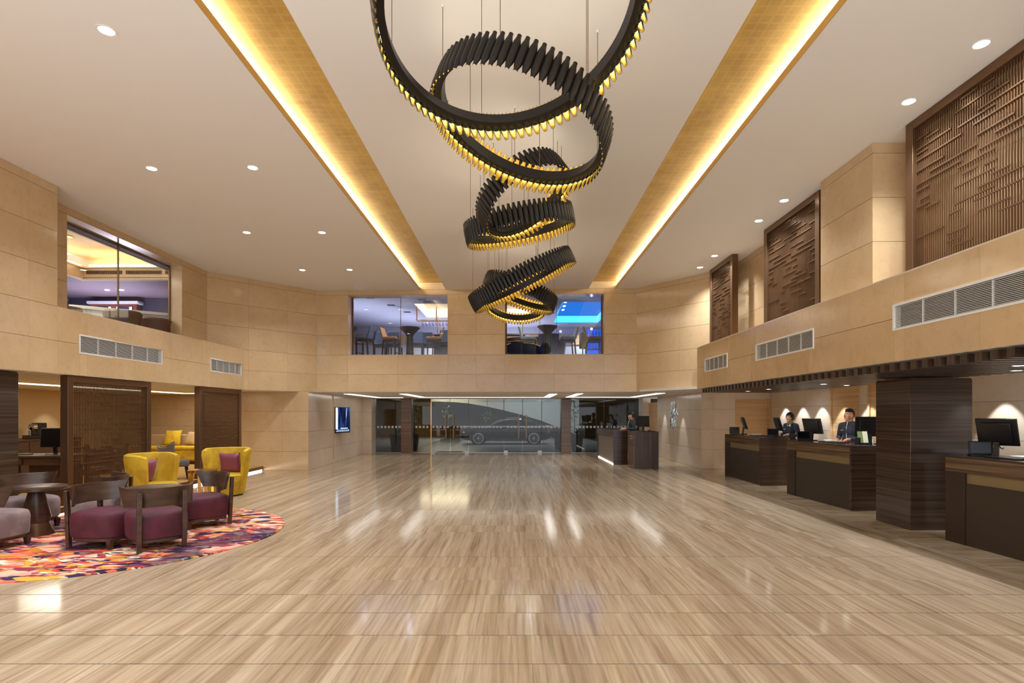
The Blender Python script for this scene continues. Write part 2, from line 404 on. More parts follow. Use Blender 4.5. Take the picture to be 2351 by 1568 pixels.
# downlights in the big ceiling
dlp = thing('ceiling_downlight', '', 'downlight')
MB().lathe([(.068, -.001), (.09, -.004), (.092, 0.004)], 28).build('trim_ring', M['white'], dlp)
MB().lathe([(.0, -.0015), (.068, -.0015)], 24).build('lens', M['lamp_face'], dlp)
where = ['nearest the camera in the outer left row', 'nearest the camera in the inner left row', 'second in the outer left row', 'second in the inner left row',
         'third in the outer left row', 'third in the inner left row', 'last in the outer left row', 'last in the inner left row by the angled wall',
         'first in the right row by the large screen', 'second in the right row by the large screen', 'third in the right row by the middle screen',
         'fourth in the right row by the middle screen', 'fifth in the right row by the far screen', 'last in the right row by the angled wall']
for i, (x, y) in enumerate(DL):
    if i == 0: continue
    lb = 'round recessed ceiling downlight, ' + where[i]
    if i == 1: dlp.location = (DLX[i], y, H_CEIL); dlp['label'] = lb; dlp['group'] = 'ceiling downlights'
    else: dup(dlp, (DLX[i], y, H_CEIL), 0, lb, 'ceiling downlights')

# ---------------------------------------------------------------- low soffits
sf = MB()
sf.prism([(4.715, -4), (4.715, 14.66), (5.4, 14.285), (7.7, 14.285), (7.7, -4)], 2.30, 2.36)
struct(sf.build('ceiling', M['white']))
struct(MB().prism([(-7.415, -4), (-7.415, 9.15), (-7.375, 15.34), (-5.94, 16.915), (3.56, 16.615), (4.715, 14.66), (5.4, 14.285), (7.7, 14.285), (7.7, 24.6), (-13.2, 24.6), (-13.2, -4)], 2.296, 2.36).build('ceiling', M['white']))
# floor
fl = struct(link('floor', None))
MB().box(-7.45, 5.15, -4, 24.0, -.06, -.012).build('floor_bed', M['floor_dark'], fl)
rows = [3.26, 3.737, 4.222, 4.694, 5.169] + [5.169 + .457*k for k in range(1, 11)]
strong = {3.737, 4.222, 4.694, 5.169, 6.54, 9.739}
def near(q, S): return any(abs(q - s_) < .02 for s_ in S)
xs = [-7.45 + 1.26 * i for i in range(11)]; xs[-1] = 5.15
_t = {}
for j in range(len(rows) - 1):
    y0, y1 = rows[j], rows[j+1]
    g0 = .0075 if near(y0, strong) else .0008; g1 = .0075 if near(y1, strong) else .0008
    for i in range(10):
        k = (round(y1 - y0, 4), g0, g1)
        if k not in _t: _t[k] = MB().box(.0006, 1.26 - .0006, g0, y1 - y0 - g1, -.012, 0).mesh('floor_tile', M['floor'])
        if abs(xs[i]) > 3.6 and y1 < 3.4: continue
        o = link('floor_tile', _t[k], fl); o.location = (xs[i], y0, 0)
far_t = MB()
yy = rows[-1]
while yy < 24.0:
    y1 = min(yy + .914, 24.0)
    for i in range(10): far_t.box(xs[i] + .0008, xs[i+1] - .0008, yy + .002, y1 - .002, -.012, 0)
    yy = y1
for i in range(10): far_t.box(xs[i], xs[i+1] - .0008, -4, 3.26, -.012, 0)
stuff(far_t.build('floor_tiles', M['floor'], fl))
for k in range(17):
    y0, y1 = 2.0 + k*1.27, 2.0 + (k+1)*1.27
    o = MB().box(5.154, 7.7, y0 + .002, y1 - .002, -.012, -.001).build('border_tile', M['floor2'], fl)
MB().box(5.15, 7.7, -4, 24, -.06, -.012).build('floor_bed', M['floor_dark'], fl)

# ---------------------------------------------------------------- entrance lobby walls
ZL = [0, .55, 1.13, 1.72, 2.30]
panel_wall('wall_left_pier', (-6.04, 16.5), (-7.98, 16.5), [.75], ZL, M['stone'])
panel_wall('wall_left_entrance', (-6.28, 23.3), (-6.04, 16.5), [1.4, 2.8, 4.2, 5.6], ZL, M['stone_low'])
panel_wall('wall_left_entrance', (-5.92, 23.3), (-6.28, 23.3), [], ZL, M['stone_low'])
panel_wall('wall_left_entrance', (-5.92, 24.1), (-5.92, 23.3), [], ZL, M['stone_low'])
panel_wall('wall_right_entrance', (5.58, 17.0), (5.5, 21.95), [1.25, 2.5, 3.75], [0, .58, 1.18, 1.78, 2.30], M['stone_low'])
struct(MB().box(5.49, 5.55, 21.97, 23.28, 0, 2.1).build('door_2', M['pale_wood']))
panel_wall('wall_right_entrance', (5.56, 23.3), (5.24, 23.3), [], ZL, M['stone_low'])
panel_wall('wall_right_entrance', (5.24, 23.3), (5.24, 24.1), [], ZL, M['stone_low'])
# reception end wall with a pale wood door
rw = panel_wall('wall_reception_end', (7.7, 17.0), (5.58, 17.0), [.06, 1.09, 1.75], [0, .58, 1.18, 1.785, 2.30], M['stone_low'], [(.06, 1.09, 0, 2.07)])
d = struct(link('door_1', None, None, (6.61, 17.0, 0)))
MB().box(0, .05, -.02, .06, 0, 2.07).build('door_jamb', M['pale_wood'], d)
MB().box(.98, 1.03, -.02, .06, 0, 2.07).build('door_jamb', M['pale_wood'], d)
MB().box(.05, .98, -.02, .06, 2.02, 2.07).build('door_head', M['pale_wood'], d)
MB().box(.05, .98, .05, .09, 0, 2.02).build('door_leaf', M['pale_wood'], d)
# reception back wall: stone, wood leaf, stone, wood leaf, stone
hw = [(12.6, 13.75, 0, 2.3), (11.1, 12.28, 0, 2.3)]
p0, p1 = (7.65, 1.0), (7.65, 17.0)
panel_wall('wall_reception_back', p0, p1, [along(p0, p1, y=y) for y in (2.4, 3.9, 5.4, 6.9, 8.4, 9.75, 11.1, 12.28, 12.6, 13.75, 14.9, 16.0)],
           [0, .6, 1.24, 1.846, 2.30], M['stone_low'], [(along(p0, p1, y=a), along(p0, p1, y=b), z0, z1) for a, b, z0, z1 in hw])
for a, b, z0, z1 in hw:
    w = struct(link('trim_4', None))
    MB().box(7.66, 7.72, a, b, 0, 2.3).build('wood_panel', M['pale_wood'], w)
    for q in (a, b - .07): MB().box(7.63, 7.66, q, q + .07, 0, 2.3).build('wood_upright', M['pale_wood'], w)
# light trays in the entrance soffit
def tray(rects, label):
    t = thing('ceiling_light_tray', label, 'light panel', group='entrance light trays')
    for (x0, x1, y0, y1) in rects:
        MB().box(x0, x1, y0, y1, 2.286, 2.2955).build('light_panel', M['glow'], t)
tray([(-3.75, -3.5, 18.3, 22.3), (-3.5, 1.1, 22.05, 22.3), (1.1, 1.35, 18.3, 22.3)], 'U-shaped white light tray over the middle of the entrance')
tray([(-5.55, -5.3, 18.3, 22.7), (-5.3, -4.5, 22.45, 22.7)], 'L-shaped white light tray over the left of the entrance')
tray([(1.95, 2.15, 18.0, 22.0), (2.15, 4.4, 21.75, 22.0), (4.4, 4.65, 17.6, 22.0)], 'U-shaped white light tray over the concierge desk')

for x in (-4.6, -1.2, 1.6, 3.6):
    for y in (18.5, 21.5): spot((x, y, 2.28), 55, 120, .8, NEUT, size=.04)
# ---------------------------------------------------------------- dark stone columns
def column(name, label, x0, x1, y0, y1, z1, m, loc_xy=True):
    t = thing(name, label, 'column', ((x0+x1)/2, (y0+y1)/2, 0)); hx, hy = (x1-x0)/2, (y1-y0)/2
    MB().box(-hx, hx, -hy, hy, .0, z1).build('shaft', m, t, .006)
    MB().box(-hx + .01, hx - .01, -hy + .01, hy - .01, z1, z1 + .02).build('top_joint', M['bronze_dark'], t)
    return t
column('stone_column', 'large dark brown polished stone column between the reception counters', 5.6, 6.48, 8.03, 8.8, 2.14, M['dark_stone'])
column('stone_column', 'dark brown stone column at the left edge beside the business corner', -8.45, -7.6, 7.75, 8.66, 2.27, M['dark_stone'])
column('entrance_column', 'slim brown striped column by the potted agave on the left of the entrance glass', -4.8, -4.36, 23.72, 24.1, 2.27, M['brown_strata'])
column('entrance_column', 'slim brown striped column by the fern on the right of the entrance glass', 1.92, 2.33, 23.72, 24.1, 2.27, M['brown_strata'])

# ---------------------------------------------------------------- air vents
def vent(label, loc, rz, W, Hh, n=15, mull=5):
    t = thing('air_vent', label, 'vent', loc, rz, 'wall air vents')
    MB().box(0, W, -.09, -.075, 0, Hh).build('back_plate', M['black'], t)
    f = MB()
    f.box(-.015, W+.015, -.08, .012, -.015, .012).box(-.015, W+.015, -.08, .012, Hh-.012, Hh+.015)
    f.box(-.015, .012, -.08, .012, .012, Hh-.012).box(W-.012, W+.015, -.08, .012, .012, Hh-.012)
    f.build('frame', M['white'], t, weld=True)
    sl = MB().obox((W/2, -.012, 0), (W - .02, .010, .004), Matrix.Rotation(R(12), 3, 'X')).mesh('slat', M['white'])
    for k in range(n):
        o = link('slat', sl, t); o.location = (0, 0, .016 + (Hh - .032) * (k + .5) / n)
    for k in range(1, mull):
        MB().box(W*k/mull - .0015, W*k/mull + .0015, -.03, -.004, .012, Hh - .012).build('divider', M['white'], t)
    return t
names = ['long white louvred vent on the left wall under the lounge window', 'short white louvred vent on the left wall near the back corner']
for (a, b), nm in zip(vl, names): vent(nm, (-7.4 if a < 12 else -7.375, b, 2.687), R(-90) + (0 if a < 12 else .012), b - a, .30)
names = ['long white louvred vent on the right wall under the largest lattice screen', 'medium white louvred vent on the right wall under the middle lattice screen',
         'shortest white louvred vent on the right wall under the farthest lattice screen']
for (a, b), nm in zip(vr, names): vent(nm, (4.7, a, 2.692), R(90), b - a, .295)

# ---------------------------------------------------------------- lattice screens
PAT = [(0.003,0.096,0.988),(0.003,0.156,0.923),(0.373,0.446,0.972),(0.491,0.609,0.983),(0.373,0.663,0.918),(0.281,0.412,0.892),(0.873,0.986,0.911),(0.788,0.906,0.885),(0.187,0.491,0.842),(0.688,0.986,0.839),(0.003,0.136,0.815),(0.373,0.639,0.813),(0.879,0.986,0.807),(0.096,0.52,0.768),(0.609,0.986,0.76),(0.249,0.497,0.69),(0.75,0.986,0.685),(0.003,0.373,0.641),(0.497,0.873,0.635),(0.096,0.491,0.593),(0.609,0.986,0.589),(0.003,0.136,0.552),(0.373,0.639,0.549),(0.873,0.986,0.543),(0.003,0.086,0.497),(0.497,0.603,0.494),(0.362,0.451,0.48),(0.873,0.952,0.474),(0.373,0.663,0.432),(0.003,0.161,0.436),(0.873,0.986,0.427),(0.281,0.401,0.402),(0.788,0.906,0.396),(0.187,0.491,0.359),(0.003,0.136,0.327),(0.373,0.67,0.323),(0.609,0.707,0.273),(0.096,0.515,0.287),(0.561,0.719,0.148),(0.609,0.719,0.099),(0.281,0.491,0.213),(0.526,0.67,0.057),(0.187,0.346,0.16),(0.75,0.986,0.21),(0.003,0.136,0.07)]
def lattice(label, loc, rz, W, Hh, mirror=False, post=.12, dep=.13, rep=1):
    t = thing('lattice_screen', label, 'screen', loc, rz, 'bronze lattice screens')
    for a in (0, W - post): MB().box(a, a + post, -dep, 0, 0, Hh).build('post', M['bronze'], t, .004)
    for a in (0, Hh - .11): MB().box(post, W - post, -dep, 0, a, a + .11).build('rail', M['bronze'], t, .004)
    w, h = W - 2*post, Hh - .22; n = round(w / .0345); st = w / n
    bm_ = MB().box(-.006, .006, -.052, -.04, .11, Hh - .11).mesh('bar', M['bronze'])
    for k in range(n):
        o = link('bar', bm_, t); o.location = (post + st * (k + .5), 0, 0)
    for r_ in range(rep):
        for (u0, u1, v) in PAT:
            a, b = (r_ + u0) / rep, (r_ + u1) / rep
            if mirror: a, b = 1 - b, 1 - a
            z = .11 + h * v
            MB().box(post + w*a, post + w*b, -.04, -.026, z - .008, z + .008).build('cross_bar', M['bronze'], t)
    return t
lattice('tall bronze lattice screen behind the yellow armchair and the round tables', (-7.43, 11.55, .12), R(-90), 2.15, 2.17, True)
lattice('narrower bronze lattice screen behind the far yellow armchair on the left', (-7.43, 15.36, .12), R(-90), 2.03, 2.17, True)
lattice('largest upper bronze lattice screen above the long right vent', (4.98, 3.2, 3.365), R(90), 4.03, 1.962, False, .13, .14, 2)
lattice('middle upper bronze lattice screen beside the beige stone pier', (4.98, 9.29, 3.365), R(90), 2.07, 1.962, False, .13, .14)
lattice('farthest upper bronze lattice screen beside the angled wall', (4.98, 13.02, 3.365), R(90), 1.5, 1.962, False, .12, .14)

# slatted canopy over the reception
sc_ = thing('slatted_canopy', 'dark wood slatted canopy hanging over the reception counters', 'canopy')
sm_ = MB().box(0, 1.85, -.045, .045, 2.185, 2.285).mesh('slat', M['dark_wood_v'])
yy = 14.35; k = 0
while yy > 2.2:
    o = link('slat', sm_, sc_); o.location = (4.74 + .0 * k, yy, 0); yy -= .19; k += 1
for x in (5.2, 6.3): MB().box(x, x + .04, 2.2, 14.4, 2.285, 2.2995).build('rail', M['black_metal'], sc_)
rl = thing('canopy_downlight', '', 'downlight')
MB().lathe([(.05, 0), (.066, -.004), (.066, .02)], 20).build('trim_ring', M['white'], rl)
MB().lathe([(0, -.001), (.05, -.001)], 20).build('lens', M['lamp_face'], rl)
cdl = [(5.5, 13.4), (5.5, 12.3), (5.55, 10.2), (6.3, 9.5), (6.2, 10.6), (5.6, 6.3), (6.2, 7.0)]
for i, (x, y) in enumerate(cdl):
    lb = 'small round downlight in the slatted canopy, ' + ['first from the entrance end', 'second from the entrance end', 'above the middle counter front', 'just behind the column top', 'above the man in the dark jacket', 'above the nearest counter', 'right of the column top'][i]
    if i == 0: rl.location = (x, y, 2.184); rl['label'] = lb; rl['group'] = 'canopy downlights'
    else: dup(rl, (x, y, 2.184), 0, lb, 'canopy downlights')
    spot((x, y, 2.17), 34, 95, .7, NEUT, size=.04)
for q, y in ((5.2, 13.6), (5.3, 11.0)): spot((q, y, 2.16), 45, 60, .7, NEUT, target=(6.7, y + .3, 1.45), size=.05)  # spots added to brighten the faces of the two receptionists
for y in (16.0, 15.05, 14.1, 13.15, 12.2, 11.2, 10.2, 8.83, 7.6, 6.4): spot((7.33, y, 2.24), 62, 74, .25, NEUT, size=.02)
for y in (20.9, 18.75): spot((5.25, y, 2.27), 60, 46, .35, NEUT, size=.02)
# ---------------------------------------------------------------- chandelier of seven tilted rings
RINGS = [  # centre, normal angles, radius
    ((-.023, 4.112, 4.571), (-.204, .400), .992, 'largest and nearest tilted black ring of petal lamps, cut by the top of the picture'),
    ((.047, 5.26, 4.345), (.36, .15), .843, 'second tilted black ring of petal lamps, its upper edge crossing the biggest ring'),
    ((.115, 7.333, 4.452), (-.668, .319), .640, 'steeply tilted black ring of petal lamps hanging below the second ring'),
    ((.056, 8.23, 4.375), (-.195, -.117), .797, 'nearly level black ring of petal lamps under the steeply tilted one'),
    ((.114, 10.126, 4.031), (-.518, -.11), .999, 'black petal lamp ring rising steeply to the right in the lowest cluster'),
    ((.09, 11.922, 4.187), (.382, .039), .794, 'black petal lamp ring sloping down to the right in the lowest cluster'),
    ((.026, 12.803, 4.135), (.066, .36), .686, 'lowest and farthest black petal lamp ring, seen in front of the bar window')]
SL = .31
M['ceiling_fill'] = emis('ceiling_fill_glow', (255, 240, 215), 7)  # upward glow added to the rings to brighten the ceiling
def shell_mesh():
    prof = [(0,.52),(.045,.54),(.1,.66),(.155,.82),(.21,.94),(.27,1),(.32,1),(.36,1),(.42,1),(.58,1),(.66,1),(.73,1),(.79,.92),(.85,.76),(.91,.6),(.96,.54),(1,.54)]
    n = 10; mb = MB(); W = .0354; ang = [R(-88 + 176 * i / n) for i in range(n + 1)]
    for off, inner in ((.0, False), (-.0025, True)):
        vs = []
        for t, w in prof:
            for a in ang:
                r = W * w + off
                vs.append((r * math.sin(a), r * math.cos(a) - W * .62 + (W - W*w) * .45, (t - .5) * SL))
        b = len(mb.v); mb.v += vs
        for j in range(len(prof) - 1):
            tm = (prof[j][0] + prof[j+1][0]) / 2
            for i in range(n):
                q = (j*(n+1)+i, j*(n+1)+i+1, (j+1)*(n+1)+i+1, (j+1)*(n+1)+i)
                mb.f.append(tuple(b + k for k in (q if inner else reversed(q)))); mb.sm.append(True)
                am = abs((i + .5) / n * 2 - 1)          # gold lining ends in a rounded line below the holder
                mb.m.append(0 if not inner else (1 if (tm < .375 - .14 * am**2.2 or tm > .66) else 2))
    m = len(prof) * (n + 1)                      # close the rim between the two skins
    def rim(a, b): mb.f.append((a, b, b + m, a + m)); mb.m.append(0); mb.sm.append(False)
    for j in range(len(prof) - 1): rim(j*(n+1), (j+1)*(n+1)); rim((j+1)*(n+1)+n, j*(n+1)+n)
    for i in range(n): rim(i+1, i); rim((len(prof)-1)*(n+1)+i, (len(prof)-1)*(n+1)+i+1)
    return mb.mesh('petal', [M['black_metal'], M['gold_inside'], M['inner_black']], 60)
SHELL = shell_mesh()
for c, (a, b), rad, lb in RINGS:
    nrm = Vector((math.sin(a), math.sin(b), 1)).normalized()
    root = thing('chandelier_ring', lb, 'chandelier', c, 0, 'rings of the spiral chandelier')
    root.rotation_euler = nrm.to_track_quat('Z', 'Y').to_euler()
    n = round(2 * math.pi * rad / .0712)
    for k in range(n):
        t = 2*math.pi*k/n
        o = link('petal', SHELL, root); o.location = (rad*math.cos(t), rad*math.sin(t), 0); o.rotation_euler = (0, 0, t - math.pi/2)
    ro, ri = rad - .02, rad - .078
    MB().lathe([(ri, .062), (ri, -.034), (ri + .012, -.04), (ro, -.04), (ro, .062), (ri, .062)], 96).build('channel', M['black_metal'], root)
    MB().lathe([(ro + .001, -.032), (ro + .001, -.016)], 96).build('glow_ring', M['led_gold'], root)
    MB().lathe([(ro - .012, .0625), (ri + .012, .0625)], 96).build('glow_ring', M['ceiling_fill'], root)  # added glowing ring on the channel top, a ceiling fill
    inv = root.rotation_euler.to_matrix().transposed()
    for k in range(6):
        t = 2*math.pi*(k + .35)/6
        p = Vector(((rad-.05)*math.cos(t), (rad-.05)*math.sin(t), .06)); w = root.rotation_euler.to_matrix() @ p + Vector(c)
        top = inv @ (Vector((w.x, w.y, H_CEIL)) - Vector(c))
        MB().cyl(p, top, .0028, n=6).build('wire', M['bronze_dark'], root)
        MB().cyl(top, top - inv @ Vector((0, 0, .02)), .012, n=10).build('ceiling_cap', M['white'], root)

# ---------------------------------------------------------------- windows on the upper level
def window(n, p0, p1, z0, z1, depth, mull, m_reveal, m_frame):
    """p0->p1 with the room to the left; the glass stands DEPTH behind the wall face"""
    d = Vector((p1[0]-p0[0], p1[1]-p0[1], 0)); L = d.length; ang = math.atan2(d.y, d.x)
    w = struct(link('window_%d' % n, None, None, (p0[0], p0[1], 0), ang))
    MB().box(0, .012, -depth, -.005, z0, z1).build('reveal', m_reveal, w); MB().box(L-.012, L, -depth, -.005, z0, z1).build('reveal', m_reveal, w)
    MB().box(.012, L-.012, -depth, -.005, z1-.012, z1).build('reveal', m_reveal, w); MB().box(.012, L-.012, -depth, -.005, z0, z0+.012).build('reveal', m_reveal, w)
    us = [.012] + list(mull) + [L-.012]
    for a, b in zip(us, us[1:]):
        MB().box(a + .003, b - .003, -depth + .01, -depth + .022, z0 + .012, z1 - .012).build('pane', M['glass'], w)
    for u in mull: MB().box(u - .006, u + .006, -depth - .004, -depth + .03, z0, z1).build('mullion', m_frame, w)
    for a in (.012, L - .05): MB().box(a, a + .038, -depth, -depth + .03, z0, z1).build('edge_frame', m_frame, w)
    return w
yb = lambda x: 16.6 + (3.55 - x) * .0316
window(1, (-7.97, 13.55), (-7.97, 10.06), 3.36, 5.2, .31, [1.77], M['stone'], M['bronze'])
window(2, (-2.0, yb(-2)), (-5.0, yb(-5)), 3.395, 5.185, .40, [1.5], M['stone'], M['bronze_dark'])
window(3, (2.606, yb(2.606)), (-.32, yb(-.32)), 3.395, 5.185, .40, [1.38], M['stone'], M['bronze_dark'])

# ---------------------------------------------------------------- bar behind windows 2 and 3
M['lav'] = pbr('lavender_paint', (206, 206, 220), .6)
M['lav_d'] = pbr('violet_wall', (124, 120, 172), .7)
M['cream_glow'] = emis('cream_cove', (255, 236, 200), 2.6)
M['blue_glow'] = emis('blue_cove', (30, 120, 255), 2.6)
M['cyan_glow'] = emis('cyan_cove', (60, 190, 255), 2.2)
M['slate'] = pbr('slate_leather', (96, 108, 132), .5); M['tan_lea'] = pbr('tan_leather', (176, 122, 74), .5)
M['pale_lea'] = pbr('pale_grey_leather', (176, 182, 192), .45); M['brown_lea'] = pbr('brown_leather', (104, 66, 52), .5)
M['ebony'] = pbr('ebony_wood', (30, 28, 36), .35); M['navy'] = pbr('navy_panel', (26, 30, 74), .4)
FZ = 3.40
struct(MB().box(-8.4, 5.6, 17.3, 27, FZ - .1, FZ).build('floor', pbr('bar_floor', (80, 84, 104), .3)))
bc = MB(); zc = 5.32     # ceiling with two openings (over the bar, and the blue coffer)
for x0, x1, y0, y1 in ((-8.4, -3.4, 17.2, 25), (-3.4, 1.0, 17.2, 18.9), (-3.4, 1.0, 21.8, 25), (1.0, 1.55, 17.2, 25), (1.55, 5.6, 17.2, 18.6), (1.55, 5.6, 23.0, 25), (3.35, 5.6, 18.6, 23.0)):
    bc.box(x0, x1, y0, y1, zc, zc + .05)
struct(bc.build('ceiling', M['lav']))
def coffer(label, x0, x1, y0, y1, h, mtop, mglow):
    t = thing('ceiling_coffer', label, 'coffer')
    MB().box(x0, x1, y0, y1, zc + h, zc + h + .04).build('top_panel', mtop, t)
    for a, b, c_, d_ in ((x0, x0+.03, y0, y1), (x1-.03, x1, y0, y1), (x0+.03, x1-.03, y0, y0+.03), (x0+.03, x1-.03, y1-.03, y1)):
        MB().box(a, b, c_, d_, zc + .05, zc + h).build('side_panel', mglow, t)
    return t
coffer('cream lit ceiling coffer above the bar seen through the left bar window', -3.4, 1.0, 18.9, 21.8, .35, pbr('cream_paint', (226, 200, 156), .6), M['cream_glow'])
bt = coffer('blue lit ceiling coffer seen through the right bar window', 1.55, 3.35, 18.6, 23.0, .3, emis('blue_ceiling_glow', (20, 130, 250), .75), M['cyan_glow'])  # top panel glows by itself, blue lighting put into its material
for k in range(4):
    MB().sphere((1.75 + .02*k, 19.3 + .75*k, zc + .285), (.06, .18, .01), 12, 6).build('spot_pool', emis('blue_white', (210, 235, 255), 2.5), bt)  # glowing discs imitate pools of spot light on the coffer
struct(MB().box(-8.4, 5.6, 24.2, 24.3, FZ, 4.6).build('wall_bar', M['white']))
bw = thing('wood_band', 'pale ribbed wood band along the far wall of the bar', 'wall panel')
rb = MB().box(.01, .24, 24.14, 24.19, 4.60, 5.03).mesh('rib_panel', M['pale_wood'])
for k in range(52): o = link('rib_panel', rb, bw); o.location = (-8.2 + .25*k, 0, 0)
struct(MB().box(-8.4, 5.6, 24.2, 24.3, 4.6, 5.4).build('wall_bar', M['lav']))
for x in (-8.45, 5.55): struct(MB().box(x, x + .08, 17.1, 24.3, FZ, 5.7).build('wall_bar', M['lav_d']))
for x, y in ((-5.2, 19.5), (-5, 22), (-2.4, 22.8), (-1.2, 18.3), (-3.4, 18.2), (.5, 19.5), (1.2, 22), (-3, 23.6), (0, 23.6), (3, 23.6)): spot((x, y, 5.29), 120, 150, .9, (.74, .78, 1.0), size=.05)
for y in (19.0, 21.5): spot((4.2, y, 5.28), 260, 140, .9, (.16, .40, 1.0), size=.05)
spot((2.4, 20.5, 4.5), 90, 150, .9, (.08, .40, 1.0), target=(2.4, 20.5, 6), size=.05)
for x, y in ((-5.5, 19.2), (-4.2, 21.5), (-2, 22.8), (.2, 22.6)): spot((x, y, 3.55), 120, 150, .9, (.74, .76, 1.0), target=(x, y, 6), size=.08)
for k, (x, y) in enumerate(((-4.6, 17.9), (-4.2, 19.1), (-3.9, 20.4), (-3.6, 22.2), (-3.0, 18.2), (-1.9, 18.2), (-2.9, 18.55), (1.2, 18.4), (1.25, 19.4), (1.3, 20.6))):
    tag(MB().box(-.12, .12, -.09, .09, -.012, 0).build('ceiling_slot_vent', M['black'], None), 'small black slot in the bar ceiling, ' +
        ['by the left end of the left window', 'second along the left window diagonal', 'third along the left window diagonal', 'fourth along the left window diagonal', 'over the left window mullion', 'near the right end of the left window',
         'behind the first glass rack post', 'first beside the blue coffer', 'second beside the blue coffer', 'third beside the blue coffer'][k], 'vent', 'bar ceiling slots').location = (x, y, zc)
# bar island with hanging glass racks
bar = thing('bar_counter', 'dark bar counter with pale front seen through the left bar window', 'counter', (-2.9, 20.3, FZ))
MB().box(0, 3.2, 0, .6, 0, 1.05).build('body', M['navy'], bar, .01); MB().box(-.05, 3.25, -.05, .65, 1.05, 1.1).build('worktop', M['ebony'], bar, .01)
MB().box(0, 3.2, -.02, -.002, .85, 1.02).build('front_band', M['pale_wood'], bar)
for ri, (y, z, x0, x1, lab) in enumerate(((19.3, 4.83, -3.36, -.7, 'near'), (21.1, 4.63, -2.9, .9, 'far'))):
    rk = thing('glass_rack', 'brass %s hanging glass rack over the bar' % lab, 'rack', (0, y, z), 0, 'hanging glass racks')
    k = int((x1 - x0) / .55)
    for i in range(k + 1):
        px = x0 + (x1 - x0) * i / k
        MB().cyl((px, 0, 0), (px, 0, zc - z), .018, n=8).build('post', M['brass'], rk)
        MB().bar((px, -.2, 0), (px, .25, -.0), .016).build('cross_rail', M['brass'], rk)
    for dy in (-.116, -.064, .114, .166): MB().bar((x0, dy, -.012), (x1, dy, -.012), .014).build('rail', M['brass'], rk)
    gm = MB().lathe([(.034, -.005), (.032, 0-.008), (.005, -.012), (.004, -.07), (.012, -.085), (.03, -.12), (.033, -.16), (.028, -.19)], 10)
    gme = gm.mesh('wine_glass', glass('rack_glass', (225, 225, 240), 2.4))
    m_ = int((x1 - x0 - .3) / .115)
    for i in range(m_):
        for dy in ((-.09, .14) if ri == 0 else (-.09,)):
            o = link('wine_glass', gme, None, (x0 + .2 + .115 * i, y + dy, z + .0075))
            tag(o, 'stemmed glass hanging upside down from the %s rack over the bar' % lab, 'glass', 'glasses on the %s rack' % lab)
# stools and tall tables
def stool(label, loc, rz, mseat, h=.72, w=.44):
    t = thing('bar_stool', label, 'stool', loc, rz, 'bar stools')
    MB().box(-w/2, w/2, -.22, .24, h - .07, h + .02).build('seat', mseat, t, .02)
    b = MB(); hb = h + .34
    b.add([(-w/2, -.24, h-.06), (w/2, -.24, h-.06), (w/2, -.17, h-.06), (-w/2, -.17, h-.06), (-w/2+.02, -.34, hb), (w/2-.02, -.34, hb), (w/2-.02, -.29, hb), (-w/2+.02, -.29, hb)],
          [(0,3,2,1),(4,5,6,7),(0,1,5,4),(1,2,6,5),(2,3,7,6),(3,0,4,7)])
    b.build('backrest', mseat, t, .015)
    MB().box(-w/2+.01, w/2-.01, -.21, .23, h-.15, h-.07).build('apron', M['ebony'], t)
    for sx in (-1, 1):
        for sy, q in ((-.19, -.05), (.2, .0)):
            MB().bar((sx*(w/2-.03), sy, h-.1), (sx*(w/2-.03), sy+q, 0), .042).build('leg', M['ebony'], t)
    MB().bar((-w/2+.03, .2, .22), (w/2-.03, .2, .22), .022).build('foot_rest', M['brass'], t)
def ptop(px, Y): return (px - 1183.5) * Y / 1300
def tall_table(label, x, y, h=1.07, r=.33):
    t = thing('bar_table', label, 'table', (x, y, FZ), 0, 'tall bar tables')
    MB().lathe([(0, h), (r, h), (r, h-.03), (r*.9, h-.06), (.14, h-.22), (.1, h-.32), (.115, h-.6), (.13, .06), (0, .06)], 28).build('pedestal', M['ebony'], t)
    MB().lathe([(0, .06), (.22, .05), (.23, 0), (0, 0)], 28).build('base_disc', M['steel'], t)
tall_table('tall black mushroom table in the middle of the left bar window', ptop(941, 18.5), 18.5)
tall_table('tall black mushroom table at the left edge of the left bar window', ptop(800, 18.3), 18.3, 1.05)
tall_table('tall dark mushroom table in the middle of the right bar window', ptop(1257, 18.4), 18.4, 1.1)
stool('slate grey bar stool on the left of the left bar window', (ptop(838, 18.35), 18.35, FZ), R(72), M['slate'])
stool('tan leather bar stool left of the middle table in the left window', (ptop(898, 18.45), 18.45, FZ), R(-98), M['tan_lea'])
stool('tan leather bar stool at the right end of the left window', (ptop(996, 18.5), 18.5, FZ), R(98), M['tan_lea'])
stool('grey bar stool backing onto the left window, between slate and tan stools', (ptop(872, 19.6), 19.6, FZ), R(8), M['slate'], .7)
stool('grey bar stool behind the left tan stool at the bar', (ptop(908, 19.9), 19.9, FZ), R(0), M['slate'], .74)
stool('grey bar stool just right of the middle table of the left window', (ptop(958, 19.5), 19.5, FZ), R(6), M['slate'], .7)
stool('grey bar stool behind the right tan stool at the bar', (ptop(983, 20.0), 20.0, FZ), R(0), M['slate'], .74)
stool('grey bar stool cut by the right edge of the left window', (ptop(1024, 19.2), 19.2, FZ), R(6), M['slate'], .7)
stool('pale grey bar stool left of the table in the right bar window', (ptop(1214, 18.4), 18.4, FZ), R(-98), M['pale_lea'])
stool('slate grey bar stool right of the table in the right bar window', (ptop(1303, 18.45), 18.45, FZ), R(98), M['slate'])
stool('brown leather bar stool at the right end of the right bar window', (ptop(1362, 18.4), 18.4, FZ), R(-95), M['brown_lea'])
tb = thing('tub_chair', 'navy tub chair behind the table in the right bar window', 'chair', (ptop(1262, 19.3), 19.3, FZ + .02), R(120))
